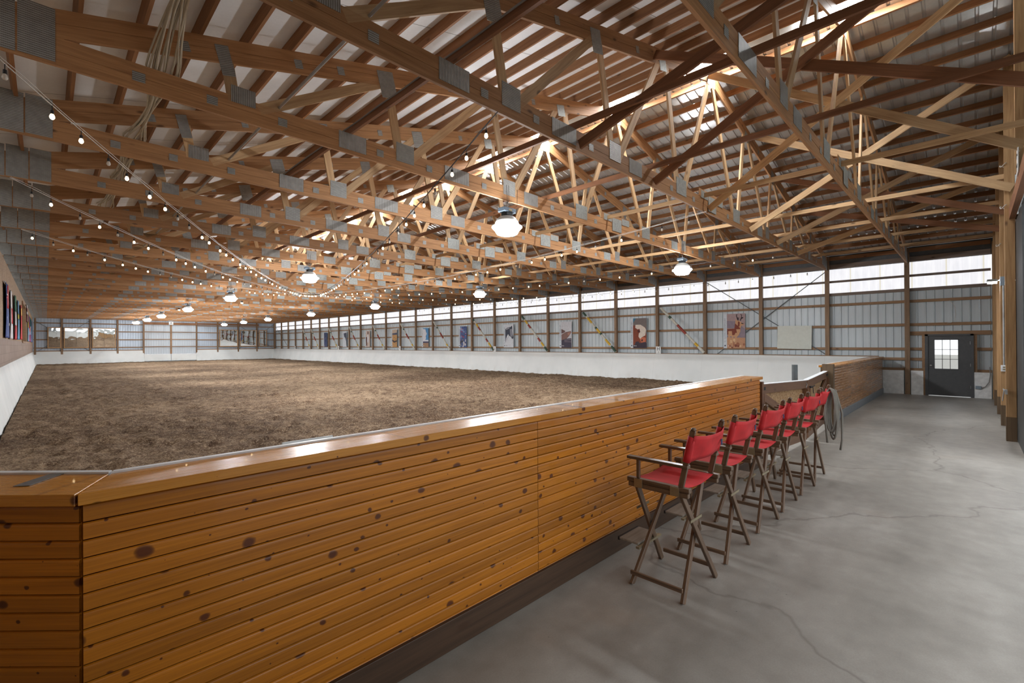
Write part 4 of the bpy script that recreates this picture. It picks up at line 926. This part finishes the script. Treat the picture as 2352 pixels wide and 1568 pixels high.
# ================================================================== pine half walls
YP = 2.36
def tg_face(mb, x0, x1, z0, z1, y, ydir=-1, P=0.0667, P0=0.0):
    """tongue-and-groove profile facing -y"""
    zs = [z0]; k = math.ceil((z0 + 0.004 - P0) / P)
    prof = [(z0, 0)]
    while P0 + k * P < z1 - 0.004:
        z = P0 + k * P; prof += [(z - 0.017, 0), (z - 0.011, 0.0007), (z - 0.006, 0.0024), (z - 0.002, 0.008), (z + 0.001, 0.008), (z + 0.0045, 0)]; k += 1
    prof.append((z1, 0)); n = len(prof)
    mb.add([(x0, y + d, z) for z, d in prof] + [(x1, y + d, z) for z, d in prof], [(i, i + 1, n + i + 1, n + i) for i in range(n - 1)])
    return mb
def half_wall(name, label, M, L, ztop_, joints, pine, base_mat, base_h, cap=True, cap_d=0.27, zb=0.0, m0=0, m1=0):
    t = obj(name, MB().box(0.0, L, 0.03, 0.20, zb, ztop_ - 0.045), W_TREAT, None, M); tag(t, label, 'half wall')
    xs = [0.0] + joints + [L]
    for a, b in zip(xs[:-1], xs[1:]):
        obj('pine_boards', tg_face(MB(), a + 0.002, b - 0.002, base_h, ztop_ - 0.045, 0.0).box(a + .002, b - .002, 0.008, 0.03, base_h, ztop_ - 0.045), pine, t, M)
    obj('base_trim', MB().box(0, L, -0.026, 0.03, zb, base_h), base_mat, t, M, bevel=0.003)
    if cap:
        q = 0.4142
        def poly(d0, d1, z0, z1): return MB().prism([(m0 * q * d0 , d0), (L + (0.0 if m1 else 0.03) - m1 * q * d0, d0), (L + (0.0 if m1 else 0.03) - m1 * q * d1, d1), (m0 * q * d1 , d1)], T(0, 0, z0), z1 - z0)
        obj('cap_board', poly(-0.035, cap_d - 0.03, ztop_ - 0.043, ztop_), M_CAP, t, M, bevel=0.002)
        obj('white_edging', poly(cap_d - 0.03, cap_d, ztop_ - 0.05, ztop_ + 0.008), M_WHITEEDGE, t, M)
        obj('arena_side', MB().add([(0, 0.2, ztop_ - .05), (L, 0.2, ztop_ - .05), (L, 0.42, 0.0), (0, 0.42, 0.0), (0, .2, 0), (L, .2, 0)], [(0, 1, 2, 3), (0, 3, 4), (1, 5, 2), (3, 2, 5, 4), (0, 4, 5, 1)]), M_KICK, t, M)
    return t
XC0 = 0.095
half_wall('pine_half_wall', 'long knotty varnished pine half wall in front of the camera, up to the gate', T(XC0, YP, 0), 7.86 - XC0, 1.385, [2.647 - XC0], M_PINE, W_BASE, 0.19, m0=1)
# chamfered corner piece towards the flag wall
half_wall('pine_half_wall', 'short angled knotty pine half wall at the corner beside the long one', T(XC0 - 0.004 - 1.5 * 0.7071, YP + 1.5 * 0.7071, 0) @ Matrix.Rotation(-math.pi / 4, 4, 'Z'), 1.495, 1.385, [], M_PINE, W_BASE, 0.19, m1=1)
half_wall('pine_half_wall', 'glossy pine half wall beyond the gate, reaching the clerestory wall', T(12.95, YP, 0), 21.75 - 12.95, 1.36, [2.45, 4.95], M_PINE2, M_BASEGREY, 0.20, True)
tag(obj('gate_post', MB().box(-0.07, 0.07, -0.10, 0.12, 0, 1.40), W_TREAT, None, T(12.86, YP + 0.02, 0)), 'weathered post at the end of the glossy pine wall, holding the gate', 'post')
tag(obj('gate_post', MB().box(-0.04, 0.04, -0.05, 0.14, 0, 1.30), W_GATE, None, T(7.945, YP + 0.03, 0)), 'slim post at the end of the long pine wall, holding the gate', 'post')
tp = obj('duct_tape', MB().box(-0.028, 0.028, -0.085, 0.085, 0, 0.002), M_TAPE, None, T(-0.018, 2.687, 1.3865) @ Matrix.Rotation(math.radians(-36), 4, 'Z'))
tag(tp, 'strip of grey duct tape across the cap of the angled half wall', 'tape')
wp = obj('sign_back', MB().box(-0.14, 0.14, -0.01, 0.01, -0.2, 0.2), M_WHITE, None, T(0.96, 2.70, 1.17))
wp.matrix_basis = T(1.06, 2.68, 1.19) @ Matrix.Rotation(math.radians(-8), 4, 'X'); tag(wp, 'small white board hung on the arena side of the long pine wall', 'board')

# ------------------------------------------------------------------ gate
def gate(p0, p1, label, name_side, brace_dir):
    p0, p1 = Vector(p0), Vector(p1); d = p1 - p0; L = Vector((d.x, d.y, 0)).length; sl = d.z / L
    ax = Vector((d.x, d.y, 0)).normalized()
    g = empty('arena_gate', (p0.x, p0.y, 0.09), label, 'gate', rz=math.atan2(ax.y, ax.x))
    base = wm(g)
    def zz(u): return p0.z + sl * u - 0.09
    sy = -1 if math.cos(math.atan2(ax.y, ax.x)) > 0 else 1
    t = 0.02 * sy
    def bd(nm, a, b, w, m=W_GATE, th=0.038, off=0.0):
        M, L_ = frame((a[0], t + off, a[1]), (b[0], t + off, b[1])); obj(nm, MB().box(0, L_, -th / 2, th / 2, -w / 2, w / 2), m, g, base @ M, bevel=0.003)
    bd('top_rail', (0.0, zz(0) - 0.075), (L, zz(L) - 0.075), 0.15)
    bd('bottom_rail', (0.0, 0.09), (L, 0.09 + sl * L), 0.14)
    bd('stile', (0.06, 0.16), (0.06, zz(0) - 0.15), 0.12)
    bd('stile', (L - 0.06, 0.16 + sl * L), (L - 0.06, zz(L) - 0.15), 0.12)
    if brace_dir > 0: bd('diagonal_brace', (0.14, zz(0) - 0.2), (L - 0.14, 0.2), 0.13)
    else: bd('diagonal_brace', (0.14, 0.2), (L - 0.14, zz(L) - 0.2), 0.13)
    bd('middle_rail', (0.12, 0.56), (L - 0.12, 0.56 + sl * L), 0.13)
    obj('backing_panel', MB().box(0.02, L - 0.02, 0.02 * -sy, 0.032 * -sy, 0.04, zz(L) - 0.05), M_OSB2, g)
    M, L_ = frame((0, 0.0, zz(0) + 0.004), (L, 0.0, zz(L) + 0.004)); obj('white_edging', MB().box(0, L_, -0.045, 0.045, -0.004, 0.004), M_WHITEEDGE, g, base @ M)
    obj('hinge', MB().box(-0.02, 0.2, t + 0.02 * sy, t + 0.026 * sy, zz(0) - 0.10, zz(0) - 0.05).tube([(-0.01, t + .02 * sy, zz(0) - .13), (-0.01, t + .02 * sy, zz(0) - .02)], 0.012), M_DARK, g)
    return g, base, L, zz, sy
g1 = gate((8.0, 2.43, 1.25), (10.40, 2.32, 1.175), 'sagging wooden gate leaf hinged on the long pine wall', 'a', 1)
g2 = gate((12.80, 2.43, 1.235), (10.46, 2.32, 1.175), 'sagging wooden gate leaf hinged on the glossy pine wall', 'b', 1)
tag(obj('gate_hook', MB().tube([(0, 0, 0.13), (0.03, 0, 0.1), (-0.02, 0, 0.05), (0.03, 0, 0.0), (0.0, 0, -0.03)], 0.006, 6), M_STEEL, None, T(10.33, 2.27, 1.0)), 'wavy steel latch hook on the gate leaf nearer the camera', 'hook')
tag(obj('gate_latch', MB().box(-0.06, 0.08, -0.01, 0.01, -0.02, 0.02).tube([(-0.1, -0.02, 0.0), (0.16, -0.03, 0.02)], 0.012, 6).tube([(0.02, -0.03, 0.02), (0.03, -0.04, -0.12)], 0.007, 6), M_DARK, None, T(10.62, 2.265, 1.03)), 'dark metal gate latch on the farther gate leaf', 'latch')
tag(obj('drop_pipe', MB().tube([(0, 0, 0.0), (0, 0, 1.42)], 0.055, 12), M_RODSTEEL, None, T(10.95, 2.62, 0.03)), 'upright grey steel pipe standing behind the gate', 'pipe')

# ------------------------------------------------------------------ director chairs
def make_chair(label):
    t = empty('director_chair', (3.30, 1.48, 0.0), label, 'chair', 'tall director chairs along the pine wall')
    W, D = 0.58, 0.50
    B = lambda nm, a, b, w, th, m=W_CHAIR, par=t, up=(0, 0, 1), bv=0.003: board(nm, [a[i] + (3.30, 1.48, 0)[i] for i in range(3)], [b[i] + (3.30, 1.48, 0)[i] for i in range(3)], w, th, m, par, up, bv)
    # crossed legs, front (arena side) and back
    for yb0, yt0, yb1, yt1 in ((0.465, 0.39, 0.505, 0.425), (0.045, 0.125, 0.03, 0.06)):
        B('leg', (0.0, yb0, 0.0), (W - 0.03, yt0, 0.79), 0.045, 0.026, up=(1, 0, 0))
        B('leg', (W, yb1, 0.0), (0.03, yt1, 0.79), 0.045, 0.026, up=(1, 0, 0))
    for x in (0.012, W - 0.012): B('stretcher', (x, 0.05, 0.09), (x, 0.48, 0.09), 0.032, 0.02)
    # seat rails, arms, uprights
    for x in (0.02, W - 0.02):
        r = B('seat_rail', (x, -0.01, 0.838), (x, 0.50, 0.838), 0.034, 0.045)
        B('folding_rail', (x, 0.0, 0.800), (x, 0.49, 0.800), 0.036, 0.040)
        B('arm', (x, 0.0, 1.012), (x, 0.50, 1.012), 0.022, 0.055)
        B('arm_post', (x, 0.41, 0.855), (x, 0.41, 1.002), 0.026, 0.026, up=(0, 1, 0))
        u = B('back_post', (x, 0.06, 0.855), (x, -0.035, 1.285), 0.040, 0.026, up=(0, 1, 0))
        xo = x - 0.024 if x < 0.3 else x + 0.024
        for y in (0.10, 0.40):
            obj('hinge_plate', MB().box(xo - 0.003, xo + 0.003, y - 0.035, y + 0.035, 0.785, 0.852), M_BRASS, r, wm(t))
        obj('post_cap', MB().lathe([(0, 0.0), (0.017, 0.0), (0.020, 0.008), (0.014, 0.02), (0, 0.022)], 12), W_CHAIR, u, wm(t) @ T(x, -0.037, 1.285), True)
    # canvas seat and back
    seat = MB().grid(lambda u, v: (0.04 + (W - 0.08) * u, 0.03 + 0.43 * v, 0.852 - 0.022 * math.sin(math.pi * u)), 14, 4)
    s = obj('seat', seat, M_RED, t, smooth=True); s.modifiers.new('thickness', 'SOLIDIFY').thickness = 0.005
    def bk(u, v):
        z = 1.05 + 0.20 * v - 0.022 * math.sin(math.pi * u) * v; f = (z - 0.855) / 0.43
        return (0.0 + W * u, 0.06 - 0.095 * f - 0.022 - 0.05 * math.sin(math.pi * u) * (0.5 + .5 * v) + 0.006 * math.sin(9 * u + 4 * v), z)
    b = obj('backrest', MB().grid(bk, 18, 6), M_RED, t, smooth=True); b.modifiers.new('thickness', 'SOLIDIFY').thickness = 0.006
    for x in (0.02, W - 0.02):
        obj('canvas_sleeve', MB().tube([(x, 0.06 - 0.095 * ((z - .855) / .43), z) for z in (1.05, 1.10, 1.17, 1.24)], 0.028, 12), M_RED, b, wm(t), True)
    obj('cloth_label', MB().box(W - 0.085, W - 0.06, -0.055, -0.050, 1.11, 1.155), M_NAVY, b, wm(t) @ T(0, 0.0, 0))
    # footrest with dark edge
    fr = obj('footrest', MB().box(0.13, 0.45, 0.48, 0.66, 0.262, 0.28), W_FOOT, t, bevel=0.004)
    obj('rubber_edge', MB().box(0.13, 0.45, 0.655, 0.672, 0.255, 0.282), M_DARK, fr, wm(t))
    obj('footrest_bracket', MB().box(0.10, 0.48, 0.455, 0.485, 0.245, 0.262), M_BRASS, fr, wm(t))
    for y in (0.49, 0.04): obj('brace_link', MB().box(0.13, 0.33, y - 0.003, y + 0.003, 0.56, 0.58), M_BRASS, t)
    for (x, y) in ((0.006, 0.465), (W - .006, 0.505), (0.006, 0.047), (W - .006, 0.032)): obj('foot_glide', MB().lathe([(0, -0.0), (0.014, 0.0), (0.014, 0.012), (0, 0.014)], 10, (x, y, 0.0)), M_STEEL, t)
    return t
cl = ['red canvas director chair nearest the camera', 'red canvas director chair second nearest the camera', 'red canvas director chair third in the row, at the end of the long pine wall', 'red canvas director chair fourth in the row, in front of the gate', 'red canvas director chair second last in the row', 'red canvas director chair last in the row with a rope on its back']
ch = make_chair(cl[0])
rr = random.Random(4)
for k, (x, y, a) in enumerate(((4.15, 1.485, 0.8), (5.04, 1.50, -1.5), (5.86, 1.49, 1.0), (6.66, 1.49, -1.0), (7.42, 1.50, 1.5))):
    c = copy_tree(ch, T(x, y, 0) @ Matrix.Rotation(math.radians(a), 4, 'Z')); c['label'] = cl[k + 1]
# coiled rope on the last chair
rp = MB()
for k in range(4):
    r = random.Random(k); L = 0.30 + 0.05 * r.random() * k * .5; pts = []
    for i in range(25):
        a = 2 * math.pi * i / 24; pts.append((0.018 * k + 0.035 * math.sin(a) + 0.015 * math.sin(2 * a + k), -0.012 * k + 0.055 * math.sin(a), -L + L * 1.0 * math.cos(a) - 0.01 * k))
    rp.tube(pts, 0.013, 7)
rp.tube([(0.05, -0.05, -0.02), (0.09, -0.12, -0.35), (0.07, -0.12, -0.72), (0.075, -0.10, -0.86)], 0.013, 7)
rp.tube([(0.0, 0.03, -0.02), (-0.05, 0.06, -0.35), (-0.04, 0.03, -0.76)], 0.013, 7)
tag(obj('coiled_rope', rp, M_LEAD, None, T(7.76, 1.42, 1.27), True), 'coil of grey rope hanging over the back of the last director chair', 'rope')

# ------------------------------------------------------------------ small fittings on the near and clerestory walls
fl = empty('flood_light', (15.62, YN + 0.10, 3.30), 'small lit flood light on an arm beside the near end wall posts', 'lamp')
obj('housing', MB().box(-0.04, 0.20, -0.07, 0.10, 0.0, 0.06), M_RODSTEEL, fl, bevel=0.008)
obj('lens', MB().box(-0.03, 0.19, -0.06, 0.09, -0.03, -0.001), M_SPOT, fl)
obj('arm', MB().tube([(0.08, -0.07, 0.03), (0.0, -0.17, 0.05), (-0.1, -0.2, 0.0)], 0.012, 6), M_RODSTEEL, fl)
tag(obj('electrical_box', MB().box(-0.02, 0.02, -0.06, 0.06, -0.10, 0.10), M_BOXGREY, None, T(15.24, YN - 0.06, 3.27), bevel=0.004), 'blue-grey electrical box high on the second post of the near end wall', 'electrical box')
tag(obj('wall_conduit', MB().tube([(0, 0, 1.37), (0, 0, 3.17)], 0.016, 8), M_STEEL, None, T(15.235, YN - 0.05, 0)), 'vertical grey conduit on the second post of the near end wall', 'conduit')
ob = obj('outlet_box', MB().box(-0.025, 0.025, -0.05, 0.05, -0.07, 0.07), M_WHITEEDGE, None, T(15.24, YN - 0.05, 1.30), bevel=0.004); tag(ob, 'pale outlet box at the lower end of the post conduit', 'outlet')
for z in (-0.025, 0.025): obj('socket', MB().box(-0.03, -0.025, -0.02, 0.02, z - 0.015, z + 0.015), M_BRASS, ob)
tag(obj('junction_box', MB().box(-0.04, 0.02, -0.07, 0.07, -0.05, 0.05), M_BOXGREY, None, T(XW - 0.08, -0.13, 0.36), bevel=0.004), 'grey junction box on the white corner panel beside the grey door', 'junction box')
tag(obj('power_cable', MB().tube([(XW - 0.09, -0.20, 0.34), (XW - 0.11, -0.30, 0.40), (XW - 0.1, -0.38, 0.55), (XW - .08, -0.41, 0.8), (XW - .06, -0.40, 1.05)], 0.012, 6), M_CABLE), 'grey cable curving up from the junction box into the corner', 'cable')
tag(obj('loose_wire', MB().tube([(XW + .05, 0.55, 3.33), (XW + .03, 0.42, 3.1), (XW + .03, 0.40, 2.85), (XW + .03, 0.43, 2.62), (XW + .05, 0.52, 2.56), (XW + .05, 0.62, 2.55)], 0.008, 6), M_CABLEW), 'loose pale wire hanging on the steel wall above the grey door', 'wire')
for k, (x, z) in enumerate(((13.05, 5.35), (13.05, 4.55), (15.34, 4.15))):
    pts = [(0.09 * math.cos(a) + 0.02 * math.sin(3 * a + k), 0.05 * math.sin(a) + .05, -0.05 + 0.03 * math.sin(2 * a)) for a in [i * 0.5 for i in range(26)]]
    tag(obj('wire_coil', MB().tube(pts, 0.007, 5), M_CABLEW, None, T(x, YN - 0.045, z), True), 'coil of pale wire near the end wall posts, %s from the letter C' % ORD[k], 'wire')

# ================================================================== light and camera
w = bpy.data.worlds.new('World'); SC.world = w; w.use_nodes = True
bg = w.node_tree.nodes['Background']; bg.inputs[0].default_value = (0.93, 0.97, 1.0, 1); bg.inputs[1].default_value = WORLD_STR
cam = bpy.data.cameras.new('Camera'); co = bpy.data.objects.new('Camera', cam); COL.objects.link(co); SC.camera = co
cam.sensor_width = 36; cam.lens = 1064.12 / 2352 * 36; cam.clip_start = 0.05; cam.clip_end = 400
yaw, pitch, roll = math.radians(45.174), math.radians(0.202), math.radians(-0.322)
c, s = math.cos(yaw), math.sin(yaw)
r0 = Vector((c, -s, 0)); f0 = Vector((s, c, 0)); fw = f0 * math.cos(pitch) + Vector((0, 0, 1)) * math.sin(pitch); u0 = Vector((0, 0, 1)) * math.cos(pitch) - f0 * math.sin(pitch)
cr, sr = math.cos(roll), math.sin(roll); R = r0 * cr + u0 * sr; U = u0 * cr - r0 * sr; Bk = -fw
co.matrix_world = Matrix(((R.x, U.x, Bk.x, 0), (R.y, U.y, Bk.y, 0), (R.z, U.z, Bk.z, 1.93), (0, 0, 0, 1)))
SC.view_settings.view_transform = 'Standard'; SC.view_settings.look = 'None'; SC.view_settings.gamma = 1; SC.view_settings.use_curve_mapping = False
SC.view_settings.exposure = EXPO
cy = SC.cycles; cy.use_denoising = True; cy.max_bounces = 7; cy.diffuse_bounces = 4; cy.glossy_bounces = 3; cy.transmission_bounces = 3; cy.transparent_max_bounces = 6
cy.sample_clamp_indirect = 6; cy.caustics_reflective = False; cy.caustics_refractive = False
try: cy.use_light_tree = True; cy.denoiser = 'OPENIMAGEDENOISE'
except Exception: pass
